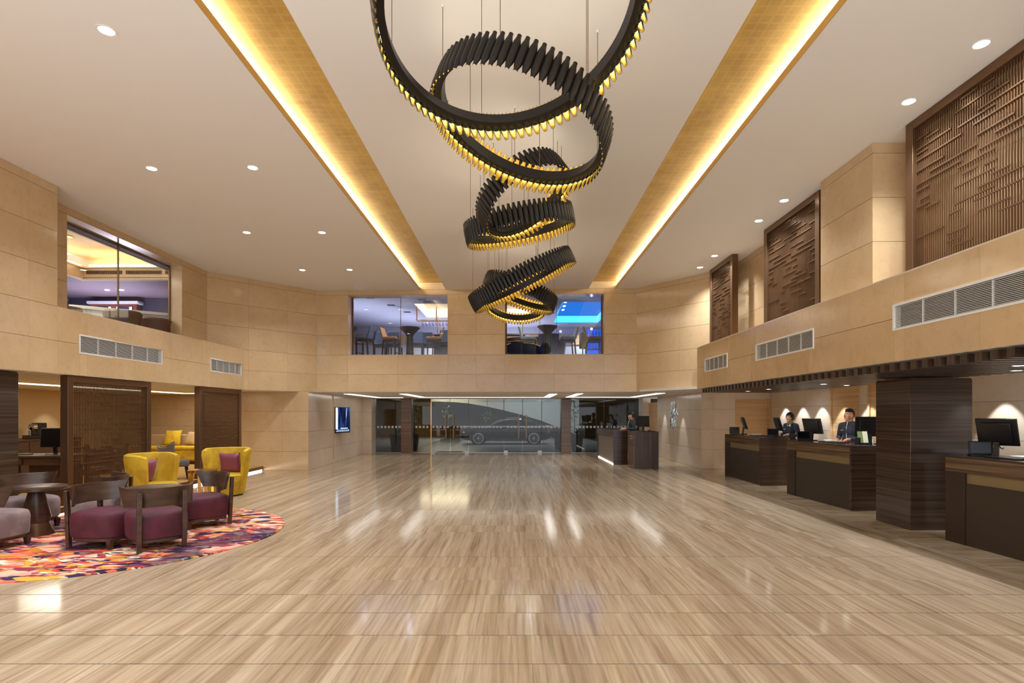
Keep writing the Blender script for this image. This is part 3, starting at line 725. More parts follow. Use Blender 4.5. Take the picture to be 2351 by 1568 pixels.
MB().lathe([(.2, .05), (.36, .42), (.4, .92), (.34, .92), (.3, .45)], 24, a0=R(-20), a1=R(200)).build('shell', M['navy'], tb)
MB().lathe([(0, .45), (.3, .45), (.28, .02), (0, 0)], 24).build('seat', M['navy'], tb)
cb = thing('curved_bar', 'curved dark bar with gold studded trim in the right bar window', 'counter', (.6, 21.1, FZ))
MB().lathe([(1.15, 0), (1.25, .55), (1.3, .95), (1.15, .98), (0, .98)], 36, a0=R(190), a1=R(350)).build('front', M['ebony'], cb)
MB().lathe([(1.31, .8), (1.31, .83)], 72, a0=R(190), a1=R(350)).build('gold_trim', M['brass'], cb)
sp_ = thing('loudspeaker', 'dark upright loudspeaker box beside the brown stool', 'speaker', (ptop(1338, 19.6), 19.6, FZ), R(12))
MB().box(-.1, .1, -.1, .1, .5, 1.05).build('cabinet', M['black'], sp_, .01); MB().cyl((0, 0, 0), (0, 0, .5), .02).build('stand', M['black'], sp_); MB().cyl((0, 0, 0), (0, 0, .015), .14).build('base_plate', M['black'], sp_)
bs = thing('bottle_display', 'blue lit bottle shelf at the far right of the right bar window', 'shelf', (ptop(1374, 20.2), 20.2, FZ))
MB().box(-.45, .6, .25, .3, 0, 1.3).build('back_panel', emis('blue_panel', (20, 90, 235), .9), bs)
for z in (.12, .55, .98): MB().box(-.45, .6, -.02, .25, z, z + .02).build('shelf_board', M['ebony'], bs)
bot = MB().lathe([(0, 0), (.03, 0), (.032, .16), (.012, .2), (.012, .27), (0, .27)], 10).mesh('bottle', pbr('blue_bottle', (60, 110, 190), .2))
for z in (.14, .57, 1.0):
    for k in range(9):
        tag(link('bottle', bot, None, (ptop(1374, 20.2) - .4 + .11*k, 20.3, FZ + z)), 'bottle standing on the blue lit shelf in the bar, %s board' % {.14: 'lowest', .57: 'middle', 1.0: 'top'}[z], 'bottle', 'bottles on the blue %s board' % {.14: 'lowest', .57: 'middle', 1.0: 'top'}[z])
for k, (px, y) in enumerate(((1287, 20.8), (1358, 19.7))):
    tag(MB().sphere((0, 0, 0), .035, 12, 8).build('bar_spot_lamp', emis('spot_white', (240, 240, 255), 20)), ['bright star-like spot lamp between table and slate stool', 'small bright blue spot lamp beside the bottle shelf'][k], 'lamp').location = (ptop(px, y), y, 1.65 + (950-(761 if k == 0 else 755))*y/1300)

# ---------------------------------------------------------------- lounge behind window 1
M['mauve'] = pbr('mauve_paint', (118, 102, 116), .6)
M['cream'] = pbr('cream_moulding', (226, 204, 168), .5)
LZ = 5.15
lc = MB()
for x0, x1, y0, y1 in ((-8.5, -8.30, 8, 17.2), (-15, -11.3, 8, 17.2), (-11.3, -8.5, 14.8, 17.2), (-11.3, -8.5, 8, 9.4)): lc.box(x0, x1, y0, y1, LZ, LZ + .03)
struct(lc.build('ceiling', M['mauve']))
cf = thing('ceiling_coffer', 'cream lit ceiling coffer with air grille seen through the left lounge window', 'coffer')
MB().box(-11.7, -8.3, 9.1, 15.3, 5.86, 5.9).build('top_panel', pbr('warm_cream', (240, 218, 180), .7), cf)
for x0, x1, y0, y1 in ((-11.34, -8.48, 14.8, 14.84), (-11.34, -11.3, 9.4, 14.8), (-8.5, -8.46, 9.4, 14.8)):
    MB().box(x0, x1, y0, y1, LZ - .012, 5.49).build('side_panel', M['cream'], cf)
for z in (LZ, LZ + .06, 5.45): MB().box(-11.3, -8.5, 14.75, 14.8, z, z + .035).build('moulding', M['cream'], cf)
for z in (LZ, 5.45): MB().box(-11.3, -11.25, 9.4, 14.75, z, z + .035).build('moulding', M['cream'], cf)
for k in range(60):
    if k % 24 not in (22, 23): MB().box(-11.2 + .043*k, -11.185 + .043*k, 14.77, 14.8, 5.30, 5.39).build('grille_slat', M['bronze_dark'], cf)
MB().box(-11.3, -8.5, 15.0, 15.03, 5.5, 5.6).build('light_strip', emis('lounge_cove', (255, 222, 168), 16), cf)
MB().box(-11.55, -11.52, 9.4, 15.0, 5.5, 5.6).build('light_strip', emis('lounge_cove', (255, 222, 168), 16), cf)
MB().cyl((-10.6, 13.4, 5.862), (-10.6, 13.4, 5.84), .1, n=20).build('sprinkler_ring', M['brass'], cf)
struct(MB().box(-15, -8.0, 15.3, 15.34, 5.18, 5.95).build('wall_lounge', M['cream']))
struct(MB().box(-15, -8.3, 8, 17.2, 3.2, 3.3).build('floor', pbr('lounge_floor', (70, 56, 60), .5)))
struct(MB().box(-15, -8.35, 17.1, 17.2, 3.3, 5.2).build('wall_lounge', pbr('indigo_wall', (44, 44, 66), .6)))
struct(MB().box(-15.1, -15, 8, 17.2, 3.3, 5.95).build('wall_lounge', pbr('indigo_wall', (44, 44, 66), .6)))
area((-11.5, 15.9, 3.9), 70, 2.5, .8, (.86, .8, 1.0), rot=(R(180), 0, 0)); area((-9.9, 12, 5.3), 60, 1.2, 2.0, (1, .84, .66), rot=(0, 0, 0)); spot((-11.8, 16.2, 5.1), 60, 120, .7, (.9, .88, 1), size=.05)
cab = thing('back_bar_cabinet', 'red wood back bar cabinet with lit niches in the upper lounge', 'cabinet', (-12.0, 16.86, 3.3))
M['redwood'] = pbr('red_wood', (112, 56, 48), .35)
MB().box(-.65, .72, 0, .18, 0, 1.62).build('body', M['redwood'], cab, .01)
MB().box(-.72, .8, -.08, .2, 1.62, 1.7).build('cornice', M['lav'], cab, .01)
for x in (-.5, .12):
    MB().box(x, x + .48, -.01, .0, 1.2, 1.55).build('niche', M['navy'], cab); MB().box(x + .4, x + .46, -.03, -.012, 1.22, 1.53).build('light_strip', M['glow'], cab)
    MB().box(x + .02, x + .05, -.03, -.012, 1.22, 1.53).build('light_strip', M['glow'], cab)
for k, (px, Y) in enumerate(((246, 16.0), (279, 16.0))):
    tag(MB().lathe([(0, 0), (.06, 0), (.06, -.01), (0, -.01)], 16).build('lounge_spot_lamp', M['lamp_face']), ['bright spot lamp left of the copper mullion in the lounge', 'bright spot lamp right of the copper mullion in the lounge'][k], 'lamp').location = (ptop(px, Y), Y, LZ - .001)
def lounge_tub(label, x, y, rz, h):
    t = thing('lounge_chair', label, 'chair', (x, y, 3.3), rz, 'brown tub chairs in the upper lounge')
    MB().lathe([(.3, .1), (.36, .5), (.38, h-.04), (.35, h), (.31, h-.04), (.29, .45)], 28, a0=R(180), a1=R(360)).build('shell', M['brown_lea'], t)
    MB().lathe([(0, .45), (.28, .45), (.29, .1), (0, .08)], 24).build('seat', M['brown_lea'], t); MB().cyl((0, 0, 0), (0, 0, .1), .2).build('base', M['ebony'], t)
def pz(px, py, Y): return ((px - 1183.5)*Y/1300, Y, 1.65 + (950 - py)*Y/1300)
for lab, px, py, Y, rz in (('brown tub chair cut by the left jamb of the lounge window', 150, 680, 11.2, -60), ('brown tub chair just right of the copper mullion', 282, 716, 12.8, 30), ('brown tub chair nearest the right jamb of the lounge window', 352, 733, 13.4, 20)):
    x, y, z = pz(px, py, Y); lounge_tub(lab, x, y, R(rz), z - 3.3)
x, y, z = pz(225, 712, 13.2)
lt = thing('lounge_table', 'long white lit counter behind the tub chairs in the lounge', 'table', (x, y, 3.3), R(35))
MB().box(-.9, 1.6, -.3, .3, z - 3.34, z - 3.27).build('worktop', M['white'], lt, .005); MB().box(-.8, 1.5, -.25, .25, 0, z - 3.34).build('body', M['white'], lt)
# ---------------------------------------------------------------- entrance glass wall
GY = 24.0
ZT = 2.285
def door_pane(x0, x1): return MB().box(x0 + .004, x1 - .004, GY - .006, GY + .006, .012, ZT)
gx = [-4.36, (990-1183.5)*GY/1300, (1033.5-1183.5)*GY/1300, (1076-1183.5)*GY/1300, (1157-1183.5)*GY/1300, (1200-1183.5)*GY/1300, (1243.5-1183.5)*GY/1300, 1.92]
M['frost'] = pbr('frosted_square', (205, 208, 206), .6)
def squares(x0, x1, parent, z=1.05):
    mb = MB(); n = max(1, int((x1 - x0 - .03) / .153)); s0 = (x0 + x1)/2 - .153*(n-1)/2
    for k in range(n): mb.box(s0 + .153*k - .043, s0 + .153*k + .043, GY - .008, GY - .0065, z, z + .086)
    mb.build('frosted_squares', M['frost'], parent)['kind'] = 'stuff'
win = struct(link('window_4', None))
for a, b in ((-5.92, -4.8), (2.33, 3.75), (3.75, 5.24)):
    door_pane(a, b).build('pane', M['glass_door'], win); squares(a, b, win)
for a, b in ((0, 1), (3, 4), (6, 7)): door_pane(gx[a], gx[b]).build('pane', M['glass_door'], win); squares(gx[a], gx[b], win)
MB().box(gx[1]-.02, gx[1]+.02, GY-.03, GY+.03, 0, ZT).build('post', M['brass'], win)
MB().box(-5.92, 5.24, GY-.015, GY+.015, 0, .012).build('floor_track', M['steel'], win)
MB().box(-5.92, 5.24, GY-.02, GY+.02, ZT, ZT+.015).build('head_track', M['steel'], win)
for n, (a, b, hs) in enumerate(((1, 2, 1), (2, 3, -1), (4, 5, 1), (5, 6, -1))):
    d = struct(link('door_%d' % (n + 3), None))
    door_pane(gx[a], gx[b]).build('pane', M['glass_door'], d); squares(gx[a], gx[b], d)
    hx = gx[b] - .17 if hs > 0 else gx[a] + .15
    MB().box(hx - .022, hx + .022, GY - .09, GY - .05, .62, 1.62).build('pull_handle', M['bronze'], d)
    for z in (.66, 1.58): MB().box(hx - .015, hx + .015, GY - .05, GY + .03, z, z + .03).build('handle_mount', M['chrome'], d)
    px = gx[a] if hs > 0 else gx[b] - .16
    MB().box(px, px + .16, GY - .02, GY + .02, .012, .09).build('patch_fitting', M['steel'], d)

# ---------------------------------------------------------------- driveway
def paving():
    m, nt, b = mat('driveway_paving'); v = pos_scaled(nt, (1, 1, 1)); n = tex(nt, v, 8, 6)
    r = ramp(nt, [(.3, (118, 120, 126)), (.7, (152, 154, 160))]); nt.links.new(n, r.inputs[0]); nt.links.new(r.outputs[0], b.inputs['Base Color']); b.inputs['Roughness'].default_value = .32; return m
M['pave'] = paving(); M['pave_dark'] = pbr('dark_paving', (70, 74, 82), .35)
dr = struct(link('driveway', None))
for j in range(9):
    for i in range(12):
        MB().box(-9.6 + 1.6*i + .005, -8.0 + 1.6*i - .005, 24.05 + 1.8*j + .005, 25.85 + 1.8*j - .005, -.02, 0).build('paving_slab', M['pave_dark'] if (i in (3, 9)) else M['pave'], dr)
MB().box(-10, 10, 24.02, 40.4, -.06, -.018).build('ground_bed', M['pave_dark'], dr)
for a, b in ((gx[1] + .2, gx[3] - .3), (gx[4] + .2, gx[6] - .2)):
    tag(MB().box(a, b, GY + .1, GY + .75, 0, .012).build('door_mat', pbr('green_mat', (96, 116, 92), .9)), 'green grey door mat outside the %s pair of glass doors' % ('left' if a < -1 else 'right'), 'mat')
struct(MB().box(-10, 10, 40.0, 40.2, 0, 4.2).build('wall_driveway', pbr('olive_brown_wall', (112, 88, 54), .8)))
for x in (-9.9, 9.7): struct(MB().box(x, x + .2, 24.3, 40.2, 0, 4.2).build('wall_driveway', pbr('olive_brown_wall', (112, 88, 54), .8)))
struct(MB().box(-10, 10, 24.15, 40.2, 3.9, 4.0).build('ceiling', pbr('driveway_soffit', (120, 116, 108), .8)))
struct(MB().box(-10, 10, 24.3, 24.45, 2.36, 4.0).build('wall_driveway', pbr('olive_brown_wall', (112, 88, 54), .8)))
# curved grey ramp of upright panels
rp = struct(link('wall_ramp', None))
def arc_z(px):
    pts = [(1000, 922), (1040, 923), (1076, 926), (1120, 934), (1157, 942), (1200, 953), (1243, 966), (1290, 984), (1340, 1004)]
    for (a, ya), (b, yb_) in zip(pts, pts[1:]):
        if a <= px <= b: return ya + (yb_ - ya)*(px - a)/(b - a)
    return pts[0][1] if px < 1000 else pts[-1][1]
RY = 37.5
pxs = [990, 1033, 1076, 1119, 1157, 1200, 1243.5, 1287, 1330]
M['ramp'] = pbr('grey_ramp_panel', (176, 182, 184), .45)
for a, b in zip(pxs, pxs[1:]):
    n = 6; lo = []
    for k in range(n + 1):
        p = a + .6 + (b - a - 1.2)*k/n; lo.append(((p - 1183.5)*RY/1300, max(0, 1.65 + (950 - arc_z(p))*RY/1300)))
    hi = 3.88; vs = [(x, RY, z) for x, z in lo] + [(x, RY, hi) for x, z in lo] + [(x, RY + .2, z) for x, z in lo] + [(x, RY + .2, hi) for x, z in lo]; k = n + 1
    fs = [(i, i+1, k+i+1, k+i) for i in range(n)] + [(2*k+i+1, 2*k+i, 3*k+i, 3*k+i+1) for i in range(n)] + [(i+1, i, 2*k+i, 2*k+i+1) for i in range(n)] + [(k+i, k+i+1, 3*k+i+1, 3*k+i) for i in range(n)]
    MB().add(vs, fs).build('ramp_panel', M['ramp'], rp)
area((1.5, 34.5, 3.8), 330, 6, 1.5, (.9, .96, 1), target=(2.2, 37.5, 2.2)); [spot((x, y, 3.86), 230, 150, .9, (.95, .98, 1), size=.06) for x in (-5.5, -2.6, .6, 3.6) for y in (26.5, 30.6, 34.0)]; area((-4.5, 36, 3.8), 420, 3, 2, (1, .85, .6), rot=(0, 0, 0))
spot((-.4, 28.3, 3.8), 500, 90, .6, (1, .98, .95), target=(-.4, 30.4, 1.2))

# ---------------------------------------------------------------- black saloon car
car = thing('car', 'glossy black saloon car parked on the driveway beyond the glass doors', 'car', (-.48, 31.1, 0))
M['car'] = pbr('car_paint', (12, 10, 9), .14, 0, .45, coat=.5); M['car_glass'] = pbr('car_glass', (6, 8, 12), .06, 0, .25)
M['tyre'] = pbr('tyre', (16, 16, 16), .8); M['rim'] = pbr('silver_rim', (214, 208, 202), .4, .15)
ST = [(-2.49, .42, .60, .62, .62), (-2.42, .26, .74, .72, .72), (-2.2, .2, .86, .80, .80), (-1.7, .18, .93, .88, .88), (-1.1, .18, .955, .93, .95), (-.95, .18, .96, .935, 1.0), (-.45, .18, .965, .945, 1.30), (-.1, .18, .965, .95, 1.40),
      (.35, .18, .965, .95, 1.44), (.8, .18, .965, .95, 1.415), (1.3, .18, .96, .96, 1.29), (1.75, .19, .955, .97, 1.12), (2.1, .22, .93, .985, 1.03), (2.38, .32, .86, .98, .985), (2.48, .45, .76, .93, .935)]
def sect(s):
    x, zb, w, belt, top = s; gh = top > belt + .02
    wr = (.96 - .30 * min(1, (top - belt) / .48)) * w / .965 if gh else w * .82
    return [(x, -w*.55, zb), (x, -w*.96, zb + .06), (x, -w, zb + .26), (x, -w*.99, (zb + belt)/2 + .12), (x, -w*.955, belt), (x, -wr, top - (.06 if gh else .0)), (x, -wr*.72, top + (.0 if gh else .012)), (x, 0, top + .014)]
vs = []; fs = []
for s_ in ST:
    h = sect(s_); vs += h + [(x, -y, z) for x, y, z in reversed(h[:-1])]
k = 15
for i in range(len(ST) - 1):
    for j in range(k - 1): fs.append((i*k+j, i*k+j+1, (i+1)*k+j+1, (i+1)*k+j))
    fs.append((i*k+k-1, i*k, (i+1)*k, (i+1)*k+k-1))
fs += [tuple(range(k)), tuple(reversed(range((len(ST)-1)*k, len(ST)*k)))]
body = MB().add(vs, fs, 0, True).build('body', M['car'], car)
for p in body.data.polygons: p.use_smooth = True
for side in (-1, 1):
    g = []
    for s_ in ST[5:13]:
        x, zb, w, belt, top = s_
        a, b = Vector((x, side*w*.955, belt)), Vector((x, side*(.96 - .30*min(1, (top-belt)/.48))*w/.965, top - .06))
        o = Vector((0, side*.008, .003)); g.append((a.lerp(b, .08) + o, a.lerp(b, .88) + o))
    vs2 = [v for ab in g for v in ab]; fs2 = [(2*i, 2*i+2, 2*i+3, 2*i+1) for i in range(len(g)-1)]
    MB().add(vs2, fs2 if side < 0 else [tuple(reversed(f)) for f in fs2]).build('side_window', M['car_glass'], car)
    MB().tube([ab[1] + Vector((0, side*.01, .02)) for ab in g], .012, 6).build('window_trim', M['chrome'], car)
    MB().bar((-.95, side*.955, .935), (1.9, side*.95, .975), .012).build('window_trim', M['chrome'], car)
    MB().bar((-.9, side*.972, .27), (.95, side*.972, .27), .02).build('sill_trim', M['chrome'], car)
    MB().bar((-.6, side*.96, .2), (1.15, side*.96, .2), .025).build('sill', M['chrome'], car)
    for x in (-.05, .95): MB().bar((x - .11, side*.972, .80), (x + .11, side*.972, .80), .02).build('door_handle', M['chrome'], car)
    MB().sphere((-.85, side*1.02, .98), (.12, .09, .075), 12, 8).build('wing_mirror', M['car'], car)
    MB().sphere((-2.12, side*.72, .66), (.26, .12, .06), 14, 8).build('headlight', pbr('headlamp', (220, 225, 230), .1, .3, emit=(255, 255, 255), estr=.8), car)
    MB().sphere((2.3, side*.72, .84), (.2, .17, .06), 12, 8).build('tail_light', pbr('tail_lamp', (170, 20, 18), .2), car)
    for x in (-1.5, 1.46):
        w_ = link('wheel', None, car); w_.location = (x, side*.86, .345)
        MB().cyl((0, -.02*side, 0), (0, .118*side, 0), .40, n=32).build('wheel_arch', M['black'], w_)
        MB().cyl((0, -.09*side, 0), (0, .125*side, 0), .345, n=32).build('tyre', M['tyre'], w_)
        rm = MB().lathe([(.235, 0), (.285, .012), (.275, .018), (.235, .012)], 32).build('rim', M['rim'], w_); rm.rotation_euler = (R(90)*side*-1, 0, 0); rm.location = (0, .126*side, 0)
        pass
        for q in range(10):
            a = 2*math.pi*q/10
            MB().bar((.04*math.cos(a), .132*side, .04*math.sin(a)), (.255*math.cos(a+.12), .132*side, .255*math.sin(a+.12)), .05, .014).build('spoke', M['rim'], w_)
        MB().cyl((0, .12*side, 0), (0, .142*side, 0), .045, n=16).build('hub', M['rim'], w_)
for a, b in ((ST[5], ST[7]), (ST[12], ST[9])):
    w0 = a[2]*.82; w1 = .62; zo = .022
    MB().add([(a[0], -w0*.88, a[4]+zo), (a[0], w0*.88, a[4]+zo), (b[0], w1*.86, b[4]+zo), (b[0], -w1*.86, b[4]+zo)], [(0, 1, 2, 3)]).build('windscreen', M['car_glass'], car)

# ---------------------------------------------------------------- planters
M['leaf'] = pbr('green_leaf', (86, 134, 58), .45); M['leaf_b'] = pbr('bright_leaf', (150, 200, 60), .45); M['pot'] = pbr('dark_planter', (92, 78, 68), .5); M['soil'] = pbr('soil', (40, 30, 22), .9)
def blade(L, w, bend, m, lift=.9):
    pts = []
    for i in range(7):
        t = i/6; pts.append((Vector((0, L*(t*(1-lift*.55) + bend*t*t*.35), L*(lift*t - bend*t*t*.55))), w*(1 - t)**.7 * (.4 + 1.2*t if t < .5 else 1)))
    vs = []
    for p, ww in pts: vs += [p + Vector((-ww/2, 0, ww*.18)), p, p + Vector((ww/2, 0, ww*.18))]
    fs = []
    for i in range(6): fs += [(3*i, 3*i+1, 3*i+4, 3*i+3), (3*i+1, 3*i+2, 3*i+5, 3*i+4)]
    return MB().add(vs, fs, 0, True).mesh('leaf', m)
def planter(label, x, y, s=1.0, plant='agave', m=None):
    t = thing('potted_plant', label, 'plant', (x, y, 0))
    MB().add([(-.19*s,-.19*s,0),(.19*s,-.19*s,0),(.19*s,.19*s,0),(-.19*s,.19*s,0),(-.27*s,-.27*s,.75*s),(.27*s,-.27*s,.75*s),(.27*s,.27*s,.75*s),(-.27*s,.27*s,.75*s)],
             [(0,3,2,1),(4,5,6,7),(0,1,5,4),(1,2,6,5),(2,3,7,6),(3,0,4,7)]).build('pot', M['pot'], t, .015)
    MB().box(-.24*s, .24*s, -.24*s, .24*s, .745*s, .755*s).build('soil', M['soil'], t)
    rnd = random.Random(label); m = m or M['leaf']
    for i in range(22 if plant == 'agave' else 30):
        me = blade(rnd.uniform(.35, .62)*s, .055*s if plant == 'agave' else .04*s, rnd.uniform(.1, .9), m, rnd.uniform(.55, 1.0))
        o = link('leaf', me, t); o.location = (rnd.uniform(-.06, .06), rnd.uniform(-.06, .06), .75*s); o.rotation_euler = (0, 0, rnd.uniform(0, 6.28))
    return t
planter('agave in a tapered dark planter on the left of the entrance', (911-1183.5)*24.75/1300, 24.75)
planter('leafy plant in a dark planter just right of the left entrance column', (948-1183.5)*25.6/1300, 25.6, .95, 'fern', M['leaf'])
planter('fern in a dark planter just right of the right entrance column', (1324-1183.5)*24.75/1300, 24.75, 1.0, 'fern')
planter('leafy plant in a dark planter just left of the right entrance column', (1284-1183.5)*26.5/1300, 26.5, .95, 'fern')
def tree(label, x, y, h, m):
    t = thing('small_tree', label, 'plant', (x, y, 0)); rnd = random.Random(label)
    MB().tube([(0, 0, 0), (.02, 0, h*.4), (-.03, .02, h*.75), (0, 0, h)], [.03, .026, .02, .01], 7).build('trunk', M['walnut'], t)
    for i in range(46):
        me = blade(rnd.uniform(.18, .34), .1, rnd.uniform(.2, 1), m, rnd.uniform(.2, .8)); o = link('leaf', me, t)
        o.location = (rnd.gauss(0, .13), rnd.gauss(0, .13), h*rnd.uniform(.55, 1.0)); o.rotation_euler = (rnd.uniform(-.5, .5), 0, rnd.uniform(0, 6.28))
tree('brightly lit small tree against the brown wall left of the car', (1028-1183.5)*38/1300, 38, 2.5, M['leaf_b'])
tree('uplit small tree standing behind the car', (1118-1183.5)*38.5/1300, 38.5, 2.0, M['leaf_b'])
tree('slender uplit tree behind the right entrance column', (1319-1183.5)*27/1300, 27, 2.3, M['leaf'])
tree('small tree behind the left entrance column', (951-1183.5)*29/1300, 29, 2.1, M['leaf'])
for px, Y in ((1028, 37.6), (1118, 38.0), (1319, 26.6), (951, 28.6)): spot(((px-1183.5)*Y/1300, Y, .06), 45, 60, .6, (1, .95, .7), target=((px-1183.5)*(Y+.4)/1300, Y + .4, 2.2))
# ---------------------------------------------------------------- lounge on the left, below the bulkhead
PF = .12
lgf = struct(MB().box(-13.0, -7.36, 3, 19.1, .0, PF).build('floor', M['carpet']))
struct(MB().box(-7.36, -7.33, 3, 16.45, .04, PF + .01).build('trim_5', M['bronze']))
tag(MB().box(-7.358, -7.34, 8.7, 16.4, .012, .036).build('step_light', emis('step_led', (255, 240, 215), 9)), 'thin white light strip under the edge of the lounge step', 'light strip')
panel_wall('wall_lounge', (-6.1, 19.0), (-13.0, 19.0), LJ(1, 7, 1.1), [PF, .7, 1.25, 1.8, 2.30], M['stone'])
struct(MB().box(-12.9, -12.8, 3, 19.0, PF, 2.30).build('wall_lounge', M['wallpaper']))
struct(MB().box(-13.0, -7.4, 3.0, 3.1, 0, 2.30).build('wall_lounge', M['wallpaper']))
MBx = thing('ceiling_light_tray', 'long white light tray in the lounge ceiling behind the lattice screens', 'light panel', (0, 0, 0), 0, 'lounge light trays')
MB().box(-10.6, -10.3, 9.0, 18.0, 2.286, 2.2955).build('light_panel', M['glow'], MBx); MB().box(-10.3, -8.6, 17.7, 18.0, 2.286, 2.2955).build('light_panel', M['glow'], MBx)
for y in (9.5, 12.0, 14.5, 17.2): area((-9.7, y, 2.27), 26, 1.0, 1.0, (1, .9, .74), rot=(0, 0, 0))
spot((-8.3, 10.6, 2.27), 30, 110, .6, WARM); spot((-12.3, 15.4, 2.27), 22, 80, .4, NEUT)

# rug
def rug_mat():
    m, nt, b = mat('floral_rug'); v0 = N(nt, 'ShaderNodeTexCoord').outputs['Object']
    mp = N(nt, 'ShaderNodeMapping'); mp.inputs['Rotation'].default_value = (0, 0, R(8)); mp.inputs['Scale'].default_value = (1, 1.9, 1); nt.links.new(v0, mp.inputs[0])
    nz = N(nt, 'ShaderNodeTexNoise'); nz.inputs['Scale'].default_value = 2.2; nz.inputs['Detail'].default_value = 3; nt.links.new(mp.outputs[0], nz.inputs[0])
    ad = N(nt, 'ShaderNodeMixRGB', blend_type='ADD'); ad.inputs[0].default_value = .55; nt.links.new(mp.outputs[0], ad.inputs[1]); nt.links.new(nz.outputs['Color'], ad.inputs[2])
    pal = [(52,40,58),(196,70,56),(222,96,72),(206,128,48),(216,166,70),(226,160,140),(122,48,60),(238,216,188),(226,112,82),(150,60,72),(58,50,78),(228,178,150)]
    def cells(scale, seed):
        vo = N(nt, 'ShaderNodeTexVoronoi', feature='F1'); vo.inputs['Scale'].default_value = scale; nt.links.new(ad.outputs[0], vo.inputs[0])
        sp = N(nt, 'ShaderNodeSeparateColor'); nt.links.new(vo.outputs['Color'], sp.inputs[0])
        r = ramp(nt, [(i/len(pal), pal[(i*5+seed) % len(pal)]) for i in range(len(pal))], 'CONSTANT'); nt.links.new(sp.outputs[0], r.inputs[0]); return r.outputs[0]
    big, small = cells(3.4, 0), cells(9.0, 3)
    n2 = N(nt, 'ShaderNodeTexNoise'); n2.inputs['Scale'].default_value = 1.7; nt.links.new(v0, n2.inputs[0])
    r2 = ramp(nt, [(.46, (0, 0, 0)), (.5, (255, 255, 255))]); nt.links.new(n2.outputs['Fac'], r2.inputs[0])
    c1 = mixc(nt, big, small, r2.outputs[0])
    wv = N(nt, 'ShaderNodeTexNoise'); wv.inputs['Scale'].default_value = 5; mp2 = N(nt, 'ShaderNodeMapping'); mp2.inputs['Scale'].default_value = (.7, 5, 1); nt.links.new(v0, mp2.inputs[0]); nt.links.new(mp2.outputs[0], wv.inputs[0])
    r3 = ramp(nt, [(.6, (0, 0, 0)), (.63, (255, 255, 255))]); nt.links.new(wv.outputs['Fac'], r3.inputs[0])
    c2 = mixc(nt, c1, srgb((232, 192, 160)), r3.outputs[0])
    n4 = N(nt, 'ShaderNodeTexNoise'); n4.inputs['Scale'].default_value = .8; n4.inputs['Detail'].default_value = 2; nt.links.new(v0, n4.inputs[0])
    r4 = ramp(nt, [(.57, (0, 0, 0)), (.6, (255, 255, 255))]); nt.links.new(n4.outputs['Fac'], r4.inputs[0])
    c3 = mixc(nt, c2, mixc(nt, small, srgb((46, 38, 70)), .75), r4.outputs[0])
    nt.links.new(c3, b.inputs['Base Color']); b.inputs['Roughness'].default_value = .95; b.inputs['Specular IOR Level'].default_value = .1; return m
rug = MB().lathe([(0, .014), (2.235, .014), (2.25, .008), (2.25, 0)], 96, smooth=False).build('rug', rug_mat())
tag(rug, 'large round rug with red, orange, pink and navy abstract flowers', 'rug').location = (-5.56, 7.68, .0005)
RT = .0145

def low_chair(label, x, y, facing, mseat):
    """rz turns local +y to the facing direction"""
    rz = math.atan2(facing[1], facing[0]) - math.pi/2
    t = thing('lounge_chair', label, 'chair', (x, y, RT), rz, 'low lounge chairs around the round tables')
    prof = []
    pts = []
    for i in range(40):            # plump rounded square seat outline
        a = 2*math.pi*i/40; e = .5
        cx, sy = math.cos(a), math.sin(a)
        pts.append((math.copysign(abs(cx)**e, cx)*.31, math.copysign(abs(sy)**e, sy)*.31))
    lv = [(.93, .135), (.99, .15), (1.01, .22), (1.02, .36), (1.0, .405), (.955, .43), (.84, .445), (.45, .455), (0.02, .458)]
    vs = [(px*s_, py*s_ + .0, z) for s_, z in lv for px, py in pts]; n = 40
    fs = [(j*n+i, j*n+(i+1) % n, (j+1)*n+(i+1) % n, (j+1)*n+i) for j in range(len(lv)-1) for i in range(n)]
    fs += [tuple(reversed(range(n)))]
    MB().add(vs, fs, 0, True).build('seat', mseat, t)
    def outline(s_): return [(px*s_, py*s_) for px, py in pts]
    MB().prism(outline(.93), .10, .137).build('apron', M['walnut'], t)
    lg = [(-.235, .25), (.235, .25), (-.235, -.30), (.235, -.30)]
    for lx, ly in lg[:2]:
        MB().add([(lx-.02, ly-.02, 0), (lx+.02, ly-.02, 0), (lx+.02, ly+.02, 0), (lx-.02, ly+.02, 0), (lx-.033, ly-.033, .12), (lx+.033, ly-.033, .12), (lx+.033, ly+.033, .12), (lx-.033, ly+.033, .12)],
                 [(0,3,2,1),(4,5,6,7),(0,1,5,4),(1,2,6,5),(2,3,7,6),(3,0,4,7)]).build('leg', M['walnut'], t)
    for lx, ly in lg[2:]:
        MB().bar((lx, ly, 0), (lx, ly - .035, .70), .05, .045).build('leg', M['walnut'], t, .004)
    a0, a1, n = R(200), R(340), 28; vs = []
    for i in range(n + 1):
        a = a0 + (a1 - a0)*i/n
        ed = min(i, n - i)/n; zb = .52 - .0*ed
        k = 0 if ed > .12 else (1 - ed/.12)
        for rr, z in ((.355, .525 + .0*k), (.385, .525 + .0*k), (.425, .755 + .02*k), (.395, .755 + .02*k)):
            sl_ = k * .05 * (1 if z > .6 else -1)
            vs.append((rr*math.cos(a), rr*math.sin(a)*.93 + .03 + sl_, z))
    fs = []
    for i in range(n):
        for j in range(4): fs.append((i*4+j, i*4+(j+1) % 4, (i+1)*4+(j+1) % 4, (i+1)*4+j))
    fs += [(3, 2, 1, 0), (n*4, n*4+1, n*4+2, n*4+3)]
    o = MB().add(vs, fs, 0, True).build('backrest', M['walnut'], t)
    return t
low_chair('burgundy velvet low chair with its wooden back to the camera', -4.45, 7.02, (-.685, .73), M['burgundy'])
low_chair('burgundy velvet low chair facing right, between the two round tables', -5.10, 7.08, (.99, -.12), M['burgundy'])
